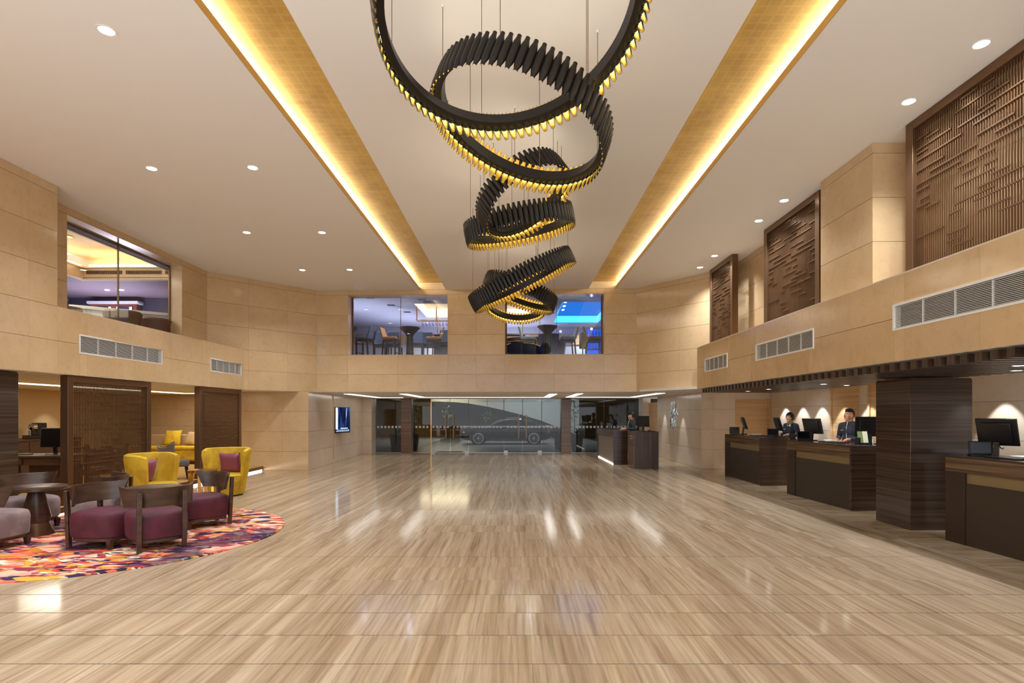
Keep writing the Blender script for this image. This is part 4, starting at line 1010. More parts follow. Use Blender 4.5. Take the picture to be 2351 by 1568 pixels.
low_chair('burgundy velvet low chair on the far right of the round tables', -4.62, 8.34, (-.66, -.75), M['burgundy'])
low_chair('grey velvet low chair behind the left burgundy chair', -5.98, 8.12, (-.95, -.3), M['grey_velvet'])
low_chair('grey velvet low chair nearest the camera, cut by the left edge', -6.42, 6.92, (.12, 1), M['grey_velvet'])
low_chair('grey velvet low chair behind the left table by the stone column', -7.02, 8.16, (.9, -.42), M['grey_velvet'])
def round_table(label, x, y):
    t = thing('round_table', label, 'table', (x, y, RT), 0, 'dark round pedestal tables')
    MB().lathe([(0, .655), (.335, .655), (.345, .648), (.345, .612), (.335, .605), (0, .605)], 48).build('tabletop', M['walnut'], t)
    MB().lathe([(.085, .606), (.165, .23), (.14, .165)], 40).build('pedestal', M['walnut'], t)
    MB().lathe([(.14, .165), (.2, .006), (.2, 0), (0, 0)], 40).build('base', M['bronze_dark'], t)
round_table('dark round pedestal table at the left between the grey chairs', -6.50, 7.68)
round_table('dark round pedestal table enclosed by the burgundy chairs', -4.86, 7.62)

def barrel_chair(label, x, y, facing, clab):
    rz = math.atan2(facing[1], facing[0]) - math.pi/2
    t = thing('barrel_chair', label, 'chair', (x, y, 0), rz, 'mustard barrel armchairs')
    MB().lathe([(0, .03), (.30, .03), (.31, .05), (.36, .36), (.365, .405), (.345, .43), (.28, .442), (0, .45)], 48).build('seat', M['mustard'], t)
    MB().lathe([(0, 0), (.285, 0), (.285, .03), (0, .03)], 32).build('plinth', M['black'], t)
    MB().lathe([(.366, .402), (.373, .408), (.366, .414)], 48, a0=R(12), a1=R(168)).build('piping', M['mustard'], t)
    n = 40; a0, a1 = R(158), R(382); vs = []; prof = [(.325, .05), (.40, .46), (.455, .86), (.45, .93), (.415, .955), (.37, .94), (.355, .86), (.33, .46), (.30, .3)]
    for i in range(n + 1):
        a = a0 + (a1 - a0)*i/n; e = min(i, n - i)/n; lo = (1 - min(1, e/.14))**2
        for r_, z in prof:
            zz = z if z < .5 else z - lo*.045
            vs.append((r_*math.cos(a), r_*math.sin(a), zz))
    k = len(prof)
    fs = [(i*k+j, (i+1)*k+j, (i+1)*k+(j+1) % k, i*k+(j+1) % k) for i in range(n) for j in range(k)] + [tuple(range(k)), tuple(reversed(range(n*k, n*k+k)))]
    MB().add(vs, fs, 0, True).build('backrest', M['mustard'], t)
    d = Vector((facing[0], facing[1], 0)).normalized()
    cushion(clab, (x - d.x*.16, y - d.y*.16, .64), rz, .43, M['satin'], -14)
def cushion(label, c, rz, s, m, lean=0, group=None):
    n = 12; vs = []; 
    for side in (1, -1):
        for j in range(n + 1):
            for i in range(n + 1):
                u, v = 2*i/n - 1, 2*j/n - 1
                pin = 1 - .07*(1 - abs(u)**2)*abs(v)**4 ; pin2 = 1 - .07*(1 - abs(v)**2)*abs(u)**4
                th = .075 * ((1 - u**4)*(1 - v**4))**.6
                vs.append((u*s/2*pin2, side*th, v*s/2*pin))
    q = (n+1)**2; fs = []
    for j in range(n):
        for i in range(n):
            a = j*(n+1)+i; fs.append((a, a+1, a+n+2, a+n+1)); fs.append((q+a, q+a+n+1, q+a+n+2, q+a+1))
    o = MB().add(vs, fs, 0, True).build('cushion', m, None, weld=True)
    tag(o, label, 'cushion', group); o.location = c; o.rotation_euler = (R(lean), 0, rz); return o
barrel_chair('mustard velvet barrel armchair turned to the right, by the big lattice screen', -6.34, 9.95, (1, -.08), 'burgundy satin cushion in the mustard armchair turned to the right')
barrel_chair('mustard velvet barrel armchair facing the camera, right of the brass side table', -5.86, 11.5, (.1, -1), 'burgundy satin cushion in the mustard armchair facing the camera')
st = thing('side_table', 'small round brass side table between the two mustard armchairs', 'table', (-5.86, 10.6, 0))
MB().lathe([(0, .61), (.235, .61), (.245, .605), (.245, .56), (.235, .555), (.235, .6), (0, .6)], 40).build('tabletop', M['brass'], st)
for k in range(6):
    a = 2*math.pi*k/6 + .2; MB().box(-.006, .006, -.03, .03, 0, .56).build('leg', M['brass'], st).matrix_local = Matrix.Translation((.232*math.cos(a), .232*math.sin(a), 0)) @ Matrix.Rotation(a, 4, 'Z')
MB().lathe([(.226, .0), (.238, 0), (.238, .02), (.226, .02), (.226, 0)], 40).build('base_ring', M['brass'], st)

# business corner: desk, monitor, keyboard, coffee cabinet, coffee machine
dk = thing('desk', 'dark wooden writing desk behind the stone column in the lounge', 'desk', (-8.85, 10.55, PF), R(0))
MB().box(-.75, .75, -.35, .35, .735, .775).build('desktop', M['walnut'], dk, .004)
for x in (-.70, .62):
    for y in (-.3, .24): MB().box(x, x + .07, y, y + .06, 0, .735).build('leg', M['walnut'], dk)
MB().box(-.63, .62, -.33, -.31, .6, .735).build('apron', M['walnut'], dk)
dw = MB().box(-.6, -.05, -.345, -.325, .61, .725).build('drawer', M['walnut'], dk); MB().box(-.4, -.25, -.36, -.345, .66, .672).build('handle', M['brass'], dw)
MB().box(.0, .6, -.25, .25, .02, .6).build('pedestal_unit', M['walnut'], dk)
def monitor(label, x, y, z, rz, w=.42, h=.34, tilt=-10, group=None, stand=.13, ms=None, cat='monitor'):
    t = thing('computer_monitor', label, cat, (x, y, z), rz, group)
    Mx = Matrix.Rotation(R(tilt), 3, 'X')
    MB().box(-.12, .12, -.09, .09, 0, .014).build('base', M['black'], t, .004)
    MB().bar((0, .02, .014), (0, .0, stand + .05), .06, .035).build('stand', M['black'], t)
    c = Vector((0, -.02, stand + h/2))
    MB().obox(c, (w, .028, h), Mx).build('housing', M['black'], t, .006)
    MB().obox(c + Mx @ Vector((0, -.0155, 0)), (w - .03, .002, h - .03), Mx).build('screen', ms or M['screen_off'], t)
    MB().obox(c + Mx @ Vector((0, .026, -.01)), (w*.72, .026, h*.78), Mx).build('back_box', M['black'], t, .008)
    return t
monitor('black desktop monitor on the dark desk in the lounge', -8.62, 10.6, PF + .775, R(12), .44, .36, -5)
tag(MB().box(-.2, .2, -.07, .07, 0, .018).build('keyboard', M['black'], None, .004), 'black keyboard on the dark desk in the lounge', 'keyboard').location = (-9.15, 10.45, PF + .776)
cbt = thing('coffee_cabinet', 'brown wooden sideboard carrying the coffee machine', 'cabinet', (-12.35, 14.3, PF), R(0))
MB().box(-.4, .45, -1.3, 1.2, .06, .86).build('body', M['walnut'], cbt, .005); MB().box(-.42, .47, -1.32, 1.22, .86, .90).build('worktop', M['bronze_dark'], cbt, .004)
MB().box(-.36, .41, -1.25, 1.15, 0, .06).build('plinth', M['black'], cbt)
for y in (-1.26, -.45, .36): 
    d_ = MB().box(.452, .468, y, y + .79, .09, .83).build('door', M['walnut'], cbt); MB().cyl((.47, y + .7, .5), (.49, y + .7, .5), .012).build('knob', M['brass'], d_)
cm = thing('coffee_machine', 'black and chrome twin-head coffee machine on the sideboard', 'coffee machine', (-12.2, 14.35, PF + .90), R(-38))
MB().box(-.28, .28, -.18, .2, 0, .09).build('drip_base', M['black'], cm, .01); MB().box(-.26, .26, .0, .2, .09, .40).build('body', M['black'], cm, .01)
for x in (-.1, .26):
    MB().cyl((x, 0, .30), (x, -.07, .30), .075, n=24).build('brew_head', M['chrome'], cm); MB().cyl((x, -.07, .30), (x, -.085, .30), .055, n=24).build('head_ring', M['steel'], cm)
MB().cyl((.08, -.09, .09), (.08, -.09, .22), .035, n=18).build('milk_jug', M['steel'], cm); MB().tube([(.08, -.0, .34), (.08, -.08, .35), (.085, -.11, .28)], .016, 8).build('spout', M['chrome'], cm)
MB().box(-.30, -.265, -.02, .2, .09, .39).build('water_tank', M['paper'], cm)

# sofa corner behind the second gap
sf_ = thing('sofa', 'mustard velvet sofa along the back wall of the lounge', 'sofa', (-10.0, 17.6, PF), R(0))
MB().box(-2.6, 1.55, -.45, .45, .12, .42).build('seat_base', M['mustard'], sf_, .03); MB().box(-2.6, 1.4, -.46, .3, .425, .54).build('seat_cushion', M['mustard'], sf_, .04)
MB().box(-2.6, 1.55, .32, .52, .42, .88).build('backrest', M['sofa_beige'], sf_, .04); MB().box(1.42, 1.62, -.45, .5, .12, .70).build('armrest', M['mustard'], sf_, .04)
for x in (-2.5, -.5, 1.5):
    for y in (-.38, .42): MB().box(x - .03, x + .03, y - .03, y + .03, 0, .12).build('foot', M['ebony'], sf_)
cushion('mustard cushion with fine scroll stitching on the lounge sofa', (-10.72, 17.72, PF + .78), R(8), .5, M['mustard'], -16)
cushion('brown beige cushion beside the stitched cushion on the sofa', (-10.15, 17.75, PF + .76), R(-20), .46, M['sofa_beige'], -22)
def wing_chair(label, x, y, rz, m):
    t = thing('wing_chair', label, 'chair', (x, y, PF), rz)
    MB().box(-.28, .28, -.26, .28, .3, .45).build('seat', m, t, .04)
    n = 24; vs = []
    for i in range(n + 1):
        a = R(185 + 170*i/n); e = abs(i/n - .5)*2; top = .80 - .0*e + (.06 if e > .8 else 0) - .05*math.sin(e*math.pi)
        for r_, z in ((.30, .3), (.36, .3), (.40, top), (.34, top + .01)): vs.append((r_*math.cos(a), r_*math.sin(a)*.95, z))
    fs = [(i*4+j, i*4+(j+1) % 4, (i+1)*4+(j+1) % 4, (i+1)*4+j) for i in range(n) for j in range(4)] + [(3, 2, 1, 0), (n*4, n*4+1, n*4+2, n*4+3)]
    MB().add(vs, fs, 0, True).build('backrest', m, t)
    for lx, ly in ((-.23, -.24), (.23, -.24), (-.23, .23), (.23, .23)): MB().bar((lx*.9, ly*.9, .32), (lx*1.1, ly*1.12, 0), .045).build('leg', M['ebony'], t)
wing_chair('taupe wing armchair in the lounge, beside the narrower lattice screen', -7.98, 13.3, R(-60), M['taupe'])
wing_chair('brown leather armchair half hidden behind the big lattice screen', -8.95, 12.4, R(-150), M['brown_lea'])
wing_chair('brown wooden backed chair seen through the big lattice screen', -8.6, 11.55, R(160), M['brown_lea'])
# ---------------------------------------------------------------- reception counters
M['umber'] = pbr('umber_laminate', (46, 28, 18), .4)
def counter(label, x, y, rz, L):
    t = thing('reception_counter', label, 'counter', (x, y, 0), rz, 'reception counters')
    MB().box(.05, .62, .06, L - .30, .0, 1.05).build('carcass', M['black'], t)
    MB().box(.0, .74, .0, L, 1.085, 1.11).build('worktop', M['dark_stone'], t, .003)
    MB().box(.0, .05, .052, L, .905, 1.085).build('front_band', M['band_stone'], t, .002)
    MB().box(.03, .045, .05, L - .30, .775, .905).build('gold_strip', M['gold_strip'], t)
    MB().box(.012, .045, .05, L - .30, .0, .775).build('front_panel', M['counter_panel'], t)
    MB().box(.0, .62, L - .30, L, .0, .905).build('end_post', M['umber'], t, .002)
    MB().prism([(.0, .0), (.56, .0), (.56, .05), (.0, .05)], 0, 1.085).prism([(.56, .0), (.66, .03), (.72, .1), (.72, .3), (.56, .3)], 0, 1.085).build('end_panel', M['dark_stone'], t, weld=True)
    MB().box(.05, .74, .3, L, 1.05, 1.085).build('under_frame', M['black'], t)
    MB().box(.044, .052, L - .312, L - .30, .03, .9).build('metal_edge', M['brass'], t)
    return t
counter('farthest brown stone reception counter, in front of the woman with the scarf', 5.62, 13.0, 0, 2.2)
counter('middle brown stone reception counter, in front of the man beside the stone column', 5.71, 9.62, R(3), 2.07)
counter('nearest brown stone reception counter, cut by the right edge of the picture', 5.75, 4.6, R(2.6), 2.81)
CT = 1.111
G = 'reception monitors'
monitor('black monitor at the far end of the farthest reception counter, seen edge-on', 6.02, 14.95, CT, R(78), .40, .33, -18, G)
monitor('black monitor beside the woman at the near end of the farthest counter', 6.22, 13.45, CT, R(84), .40, .33, -18, G)
monitor('black monitor turned away, left of the man on the middle counter', 5.98, 11.42, CT, R(118), .40, .32, -18, G)
monitor('large black monitor between the man and the stone column', 6.35, 10.15, CT, R(160), .46, .36, -10, G)
monitor('black monitor with a hanging cable on the nearest reception counter', 6.05, 7.12, CT, R(122), .42, .36, -20, G)
def tablet(label, x, y, rz, ms):
    t = thing('customer_display', label, 'display', (x, y, CT), rz, 'customer displays')
    Mx = Matrix.Rotation(R(-12), 3, 'X'); c = Vector((0, 0, .105))
    MB().obox(c, (.25, .022, .17), Mx).build('housing', M['black'], t, .005)
    MB().obox(c + Mx @ Vector((0, -.0125, .0)), (.215, .002, .135), Mx).build('screen', ms, t)
    MB().box(-.11, .11, -.02, .09, 0, .022).build('foot', M['black'], t, .004)
tablet('small black customer display at the far end of the farthest counter', 5.8, 15.0, R(-25), M['screen_off'])
tablet('small black customer display on the farthest counter near the woman', 6.1, 13.42, R(-20), M['screen_off'])
tablet('small black customer display at the far end of the middle counter', 5.80, 11.4, R(-12), M['screen_off'])
tablet('grey-screened customer display on the nearest counter', 5.93, 7.22, R(-22), M['screen_grey'])
def flat(name, label, cat, x, y, rz, w, d_, h, m, z=CT):
    o = MB().box(-w/2, w/2, -d_/2, d_/2, 0, h).build(name, m, None, .003); o.location = (x, y, z); o.rotation_euler = (0, 0, rz); return tag(o, label, cat)
flat('desk_pad', 'black desk pad under the nearest counter monitor', 'desk pad', 5.95, 6.8, R(2.6), .3, .44, .016, M['black'])
flat('desk_pad', 'black leather desk pad in front of the man in the dark jacket', 'desk pad', 5.98, 10.65, R(3), .3, .5, .016, M['black'])
flat('desk_pad', 'black leather folder on the farthest counter before the woman', 'desk pad', 5.95, 13.85, 0, .28, .42, .014, M['black'])
flat('document_tray', 'cream document tray on the farthest counter', 'tray', 6.05, 14.35, 0, .24, .3, .03, M['paper'])
flat('document_tray', 'cream document tray on the middle counter left of the man', 'tray', 6.1, 11.08, R(3), .24, .26, .03, M['paper'])
flat('mobile_phone', 'black phone lying beside the woman on the farthest counter', 'phone', 6.18, 13.15, R(20), .08, .15, .012, M['black'])
bh = thing('brochure_holder', 'black holder with a pale green brochure beside the column', 'brochure holder', (6.12, 9.98, CT), R(10))
MB().box(-.1, .1, -.05, .07, 0, .03).build('base', M['black'], bh, .003); MB().box(-.1, -.085, -.05, .05, .03, .12).build('side', M['black'], bh)
MB().obox((-.045, .01, .13), (.09, .006, .2), Matrix.Rotation(R(-10), 3, 'X')).build('brochure', pbr('green_card', (140, 156, 96), .6), bh)
MB().obox((.05, .0, .125), (.1, .006, .21), Matrix.Rotation(R(-10), 3, 'X')).build('brochure', pbr('cream_card', (248, 246, 206), .6, emit=(248, 246, 206), estr=0), bh)
for k, (x, lab) in enumerate(((6.02, 'left of the brochure'), (6.28, 'right of the brochure'))):
    tag(MB().cyl((0, 0, 0), (0, 0, .1), .016, n=12).build('pen_pot', M['black'] if k == 0 else M['chrome']), ['small black pen pot left of the brochure holder', 'small chrome pen stand right of the brochure holder'][k], 'pen pot').location = (x - (.0), 9.95, CT)
tag(MB().tube([(0, 0, .16), (.03, -.02, .11), (.05, -.02, .1), (.06, -.02, .12)], .006, 6).build('cable', M['black']), 'short black cable hanging under the nearest counter monitor', 'cable').location = (6.0, 7.05, CT)
cr = thing('computer_return', 'pale low wall shelf behind the nearest counter', 'shelf', (7.3, 7.9, 0))
MB().box(-.3, .3, -1.6, .5, 1.0, 1.03).build('worktop', M['paper'], cr, .003); MB().box(.0, .28, -1.6, .5, .0, 1.0).build('body', M['pale_wood'], cr)

# ---------------------------------------------------------------- concierge desk
cd = thing('concierge_desk', 'brown strata concierge desk with a pale metal front in the entrance', 'desk', (3.18, 18.37, 0))
MB().box(.0, .46, .0, .04, 0, 1.085).build('end_panel', M['dark_stone'], cd)
MB().box(.0, .46, 3.5, 3.73, 0, .9).build('end_post', M['dark_stone'], cd)
MB().box(.0, .06, .04, 3.73, .88, 1.085).build('front_band', M['band_stone'], cd); MB().box(-.0, .5, -.0, 3.73, 1.085, 1.115).build('worktop', M['dark_stone'], cd, .003)
MB().box(.03, .07, .04, 3.5, .03, .88).build('front_panel', pbr('pale_bronze_metal', (150, 136, 122), .38, .5), cd); MB().box(.08, .46, .04, 3.5, 0, 1.08).build('carcass', M['black'], cd)
MB().box(.012, .028, .1, 3.45, .006, .022).build('light_strip', emis('desk_led', (255, 244, 224), 8), cd)
pd = thing('concierge_podium', 'dark brown podium at the near end of the concierge desk', 'podium', (3.54, 16.94, 0))
MB().box(.0, .02, .0, .86, 0.0, 1.09).build('side_panel', M['brown_strata'], pd); MB().box(.02, .74, .0, .02, 0, 1.09).build('front_panel', M['dark_wood_v'], pd)
MB().box(.02, .74, .02, .86, 0, 1.09).build('carcass', M['dark_wood_v'], pd); MB().box(-.004, .744, -.004, .86, 1.09, 1.12).build('worktop', M['dark_stone'], pd, .003)
M['letter'] = pbr('pale_letters', (206, 190, 164), .4, .5)
def text(body, size, m, parent=None, ext=.004):
    cu = bpy.data.curves.new('lettering', 'FONT'); cu.body = body; cu.size = size; cu.extrude = ext; cu.align_x = 'CENTER'; cu.space_line = .9; cu.materials.append(m)
    return link('lettering', cu, parent)
lt_ = MB()
for r_, row in enumerate(((0.03, .05), (.12, .03), (.19, .035), (.26, .05), (.35, .04))):
    for q in (0, 1):
        a, w_ = row; lt_.box(-.006, -.001, .62 - a - w_, .62 - a, .955 - q*.075, .975 - q*.075 + .012*(r_ % 2))
lt_.build('sign_letters', M['letter'], pd)['kind'] = 'stuff'
G2 = 'concierge monitors'
monitor('black monitor on the left of the concierge desk, seen edge-on', 3.42, 20.3, 1.116, R(82), .4, .32, -14, G2)
monitor('black monitor just left of the concierge man', 3.44, 19.15, 1.116, R(80), .4, .32, -14, G2)
monitor('black monitor with a pale sticker on the dark podium', 3.93, 17.4, 1.121, R(150), .36, .34, -6, G2)
flat('stapler', 'small dark stapler on the dark podium', 'stapler', 4.05, 17.1, R(20), .05, .12, .035, M['burgundy'], 1.121)
flat('card_tray', 'small black card tray at the right of the podium', 'tray', 4.16, 17.15, R(0), .14, .1, .018, M['black'], 1.121)

# ---------------------------------------------------------------- wall television
tv = thing('television', 'upright wall television showing a dark blue picture on the entrance wall', 'television', (-6.0, 19.68, 1.42), R(77))
TW, TH = .96, .86
tvm = MB().box(-TW/2 - .02, TW/2 + .02, .0, .07, -.43, .46).build('housing', M['black'], tv, .006)
MB().box(-.25, .25, .07, .1, -.25, .25).build('wall_bracket', M['black'], tv)
def tv_mat():
    m = bpy.data.materials.new('tv_picture'); m.use_nodes = True; nt = m.node_tree; nt.nodes.clear()
    v = N(nt, 'ShaderNodeTexCoord').outputs['Object']; mp = N(nt, 'ShaderNodeMapping'); mp.inputs['Scale'].default_value = (7, 1, 1.1); mp.inputs['Rotation'].default_value = (0, R(6), 0)
    nt.links.new(v, mp.inputs[0]); f = tex(nt, mp.outputs[0], 1.0, 3, .5, .6)
    r = ramp(nt, [(.4, (16, 18, 42)), (.56, (30, 44, 92)), (.66, (70, 96, 150)), (.74, (190, 215, 240))]); nt.links.new(f, r.inputs[0])
    e = N(nt, 'ShaderNodeEmission'); nt.links.new(r.outputs[0], e.inputs[0]); e.inputs[1].default_value = .9
    o = N(nt, 'ShaderNodeOutputMaterial'); nt.links.new(e.outputs[0], o.inputs[0]); return m
MB().box(-TW/2, TW/2, -.003, -.0005, -.40, .44).build('screen', tv_mat(), tv)
wpx = emis('tv_white', (214, 240, 255), 1.4)
MB().box(-TW/2 + .01, -TW/2 + .14, -.006, -.0035, -.30, .44).build('screen_stripe', wpx, tv)
MB().box(-.15, .33, -.006, -.0035, -.285, -.262).build('caption_line', wpx, tv)
cap = MB()
for k in range(6): cap.box(-.38 + .14*k, -.29 + .14*k, -.006, -.0035, -.335, -.318)
for k in range(13): cap.box(-.44 + .068*k, -.405 + .068*k, -.006, -.0035, -.385, -.35)
cap.build('caption_marks', emis('tv_caption', (180, 215, 235), 1.0), tv)['kind'] = 'stuff'
# glass wall ornament on the right entrance wall
wo = thing('wall_ornament', 'silvery stepped glass ornament between two spot pools on the entrance wall', 'ornament', (5.535, 19.75, 1.62), R(90))
rn = random.Random(5)
gl = pbr('silver_glass', (206, 214, 214), .08, .85)
for i in range(26):
    a, z = rn.uniform(-.26, .2), rn.uniform(-.36, .42); w_, h_ = rn.uniform(.06, .2), rn.uniform(.05, .2); d_ = rn.uniform(.01, .05)
    if z < -.2: a *= .6; a += .06
    MB().box(a, a + w_, .015, .02 + d_, z - h_/2, z + h_/2).build('glass_plate', gl if i % 3 else pbr('clear_plate', (226, 222, 208), .1), wo)
MB().box(.02, .035, .015, .03, -.62, -.3).build('stem', M['steel'], wo)
flat('socket_plate', 'small white socket plate low on the left entrance wall', 'socket', -6.245, 22.0, R(90), .08, .01, .12, M['paper'], .62)

# ---------------------------------------------------------------- people
M['skin'] = pbr('skin', (222, 170, 140), .5, 0, .4); M['skin2'] = pbr('skin_tan', (198, 140, 108), .5, 0, .4)
M['suit'] = pbr('navy_black_cloth', (40, 41, 52), .75, sheen=.3); M['suit_b'] = pbr('black_cloth', (24, 24, 27), .75, sheen=.3)
M['hair'] = pbr('black_hair', (22, 15, 12), .45); M['lip'] = pbr('lips', (176, 84, 78), .4); M['eye'] = pbr('eye_white', (232, 226, 218), .2); M['iris'] = pbr('iris', (24, 16, 12), .2)
M['scarf'] = pbr('olive_scarf', (150, 146, 50), .6); M['flower'] = pbr('pale_flower', (222, 236, 206), .6); M['silver'] = pbr('silver_piping', (214, 212, 212), .35, .4); M['gold_tag'] = pbr('gold_tag', (206, 176, 92), .3, .6)
def remesh(o, vox, it=4):
    r_ = o.modifiers.new('remesh', 'REMESH'); r_.mode = 'VOXEL'; r_.voxel_size = vox; r_.use_smooth_shade = True
    s_ = o.modifiers.new('smooth', 'SMOOTH'); s_.iterations = it; s_.factor = .5
    return o
def person(label, x, y, rz, head_turn, sc, kind, mskin, msuit):
    t = thing('person', label, 'person', (x, y, 0), rz); t.scale = (sc, sc, sc); f = kind == 'woman'
    SH = .155 if f else .172; HT = Matrix.Rotation(R(head_turn), 3, 'Z'); HC = Vector((0, .02, 1.575))
    sh = [Vector((s_*SH, -.01, 1.365)) for s_ in (-1, 1)]; el = [Vector((s_*(SH + .07), -.03, 1.13)) for s_ in (-1, 1)]; wr = [Vector((s_*.13, .22, 1.115/sc + .035)) for s_ in (-1, 1)]
    hip = [Vector((s_*.09, 0, .9)) for s_ in (-1, 1)]; kn = [Vector((s_*.095, .02, .48)) for s_ in (-1, 1)]; an = [Vector((s_*.1, -.02, .08)) for s_ in (-1, 1)]
    def hp(v): return HC + HT @ Vector(v)
    b = MB()
    b.sphere(HC, (.074, .092, .108), 20, 14, 0, None, HT); b.sphere(hp((0, .035, -.055)), (.056, .06, .062), 16, 10, 0, None, HT)
    b.capsule(hp((0, .088, .012)), hp((0, .106, -.022)), .010, .0145, 8); b.sphere(hp((0, .082, -.092)), (.026, .02, .02), 10, 8, 0, None, HT)
    for s_ in (-1, 1): b.sphere(hp((s_*.076, -.008, -.012)), (.012, .024, .034), 10, 8, 0, None, HT); b.sphere(hp((s_*.045, .062, -.03)), (.026, .024, .026), 10, 8, 0, None, HT)
    b.capsule((0, -.0, 1.40), hp((0, -.005, -.07)), .052 if f else .06, .05 if f else .056)
    b.sphere((0, 0, 1.28), (SH*.86, .10, .15), 18, 12); b.sphere((0, 0, 1.1), (SH*.76, .092, .16), 18, 12); b.sphere((0, -.01, .95), (.155, .105, .12), 18, 12)
    for s_ in (0, 1):
        sg = -1 if s_ == 0 else 1
        b.capsule((sg*.05, 0, 1.385), sh[s_], .045, .045); b.capsule(sh[s_], el[s_], .05, .038); b.capsule(el[s_], wr[s_], .037, .026)
        b.capsule(hip[s_], kn[s_], .085, .052); b.capsule(kn[s_], an[s_], .05, .036); b.capsule(an[s_] + Vector((0, -.01, -.035)), an[s_] + Vector((sg*.015, .16, -.05)), .032, .026)
        d_ = Vector((-sg*.25, 1, -.12)).normalized(); p = wr[s_] + d_*.05; side = Vector((-sg, -.25, 0)).normalized()
        b.capsule(wr[s_], p, .026, .03); b.capsule(p - side*.016, p + side*.016 + d_*.03, .022, .022)
        for q, (off, ln) in enumerate(((-.03, .062), (-.011, .076), (.009, .07), (.028, .054))):
            a0 = p - side*off*1.0 + d_*.035; a1 = a0 + d_*ln*.55; a2 = a1 + (d_*.75 + Vector((0, 0, -.65))).normalized()*ln*.5
            b.capsule(a0, a1, .0095, .0088, 8); b.capsule(a1, a2, .0088, .0075, 8)
        a0 = wr[s_] + d_*.02 + side*.022; a1 = a0 + (side*.8 + d_*.7).normalized()*.045; a2 = a1 + (d_ + Vector((0, 0, -.3))).normalized()*.035
        b.capsule(a0, a1, .012, .0105, 8); b.capsule(a1, a2, .0105, .009, 8)
    remesh(b.build('body', mskin, t), .0075, 3)
    g = 1.0; j = MB(); gr = .014
    j.sphere((0, 0, 1.28), (SH*.86 + gr, .116, .155), 18, 12); j.sphere((0, 0, 1.1), (SH*(.74 if f else .80) + gr, .108, .17), 18, 12); j.sphere((0, -.01, .93), (.172, .12, .13), 18, 12)
    if f:
        for s_ in (-1, 1): j.sphere((s_*.07, .085, 1.25), (.062, .05, .06), 12, 10)
    for s_ in (0, 1):
        sg = -1 if s_ == 0 else 1
        j.capsule((sg*.05, -.005, 1.395), sh[s_] + Vector((0, 0, .004)), .066, .064); j.capsule(sh[s_], el[s_], .063, .05); j.capsule(el[s_], wr[s_].lerp(el[s_], .08), .049, .038)
    if not f: j.cyl((0, -.004, 1.39), (0, .0, 1.462), .078, .068, 20)
    remesh(j.build('jacket', msuit, t), .0095, 4)
    k = MB()
    if f: k.lathe([(0, .99), (.165, .98), (.19, .85), (.18, .55), (0, .55)], 24)
    else:
        k.sphere((0, -.01, .93), (.165, .115, .1), 16, 10)
        for s_ in (0, 1): k.capsule(hip[s_], kn[s_], .1, .07); k.capsule(kn[s_], an[s_] + Vector((0, 0, .02)), .068, .058)
    remesh(k.build('skirt' if f else 'trousers', M['suit_b'], t), .011, 3)
    for s_ in (0, 1):
        sg = -1 if s_ == 0 else 1
        MB().capsule(an[s_] + Vector((0, -.025, -.04)), an[s_] + Vector((sg*.015, .17, -.044)), .04, .034).build('shoe', M['black'], t)
    for s_ in (-1, 1):
        e = hp((s_*.031, .079, .012)); MB().sphere(e, (.014, .010, .008), 10, 8, 0, None, HT).build('eye', M['eye'], t); MB().sphere(e + HT @ Vector((0, .0075, 0)), (.0065, .004, .0065), 8, 6, 0, None, HT).build('iris', M['iris'], t)
        MB().capsule(hp((s_*.016, .089, .032)), hp((s_*.05, .075, .034)), .0045, .003, 6).build('eyebrow', M['hair'], t)
    MB().capsule(hp((-.02, .088, -.058 + (.004 if f else 0))), hp((.02, .088, -.058 + (.004 if f else 0))), .0075, None, 8).build('lips', M['lip'], t)
    if f:
        keep = lambda v: v.z > .045 or (v.y < .022 and v.z > -.085) or (abs(v.x) > .052 and v.y < .05 and v.z > -.02)
        h_ = MB().sphere(HC + Vector((0, 0, .008)), (.092, .108, .122), 28, 22, 0, lambda v: keep(HT.transposed() @ v)).build('hair', M['hair'], t)
    elif kind == 'man':
        h_ = MB().sphere(HC + HT @ Vector((0, -.004, .014)), (.079, .098, .114), 28, 22, 0, lambda v: (lambda u: u.z > .048 + .05*max(0, u.y)*8*.12 or (u.y < -.03 and u.z > -.045))(HT.transposed() @ v)).build('hair', M['hair'], t)
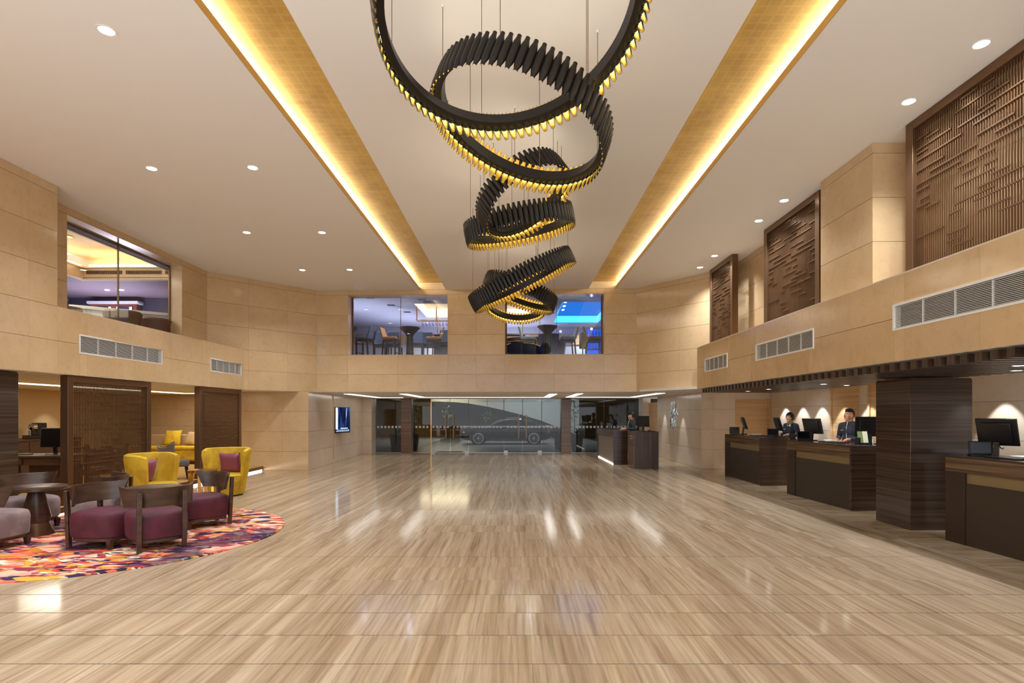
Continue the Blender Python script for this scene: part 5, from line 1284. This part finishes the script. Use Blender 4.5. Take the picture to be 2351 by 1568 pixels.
        q = MB().sphere(hp((0, .012, .104)), (.056, .074, .024), 14, 10, 0, None, HT).build('hair_top', M['hair'], t)
    else:
        h_ = MB().sphere(HC + HT @ Vector((0, -.004, .012)), (.084, .104, .118), 28, 22, 0, lambda v: (lambda u: u.z > .035 or (u.y < -.0 and u.z > -.05))(HT.transposed() @ v)).build('hair', M['hair'], t)
    so = h_.modifiers.new('thick', 'SOLIDIFY'); so.thickness = .014; so.offset = 0
    ty = .118
    if f:
        MB().lathe([(.058, 1.42), (.068, 1.435), (.066, 1.47), (.058, 1.49)], 24).build('scarf', M['scarf'], t); MB().sphere((-.05, .075, 1.415), (.04, .03, .03), 10, 8).build('scarf_knot', M['scarf'], t)
        MB().sphere((-.07, .105, 1.375), (.026, .016, .03), 10, 8).build('flower', M['flower'], t); MB().box(.045, .105, .128, .136, 1.275, 1.29).build('name_tag', M['paper'], t)
        MB().lathe([(.142, 1.02), (.146, 1.03), (.142, 1.05)], 28).build('belt', M['black'], t).scale = (1, .78, 1); MB().box(-.03, .03, .112, .12, 1.018, 1.036).build('belt_buckle', M['silver'], t)
        MB().tube([(.075, .03, 1.44), (.045, .075, 1.40), (0, .1, 1.365)], .007, 6).build('collar_trim', M['silver'], t); MB().tube([(-.075, .03, 1.44), (-.045, .075, 1.40), (0, .1, 1.365)], .007, 6).build('collar_trim', M['silver'], t)
    else:
        MB().tube([(0, .078, 1.455), (0, .1, 1.40), (0, .123, 1.32), (0, .121, 1.2), (0, .116, 1.08), (0, .118, .98)], .007, 6).build('zip_piping', M['silver'], t)
        MB().box(.055, .12, .112, .122, 1.275, 1.292).build('name_tag', M['gold_tag'], t)
    return t
person('woman with short black bob, olive scarf and dark uniform behind the farthest counter', 6.78, 13.95, R(114), -8, .99, 'woman', M['skin'], M['suit'])
person('man with swept-back short hair and dark zipped jacket behind the middle counter', 6.68, 11.30, R(118), -24, 1.03, 'man', M['skin2'], M['suit'])
person('young man in black jacket seen in profile behind the concierge desk', 3.97, 19.35, R(97), 2, 1.0, 'boyish', M['skin2'], M['suit_b'])
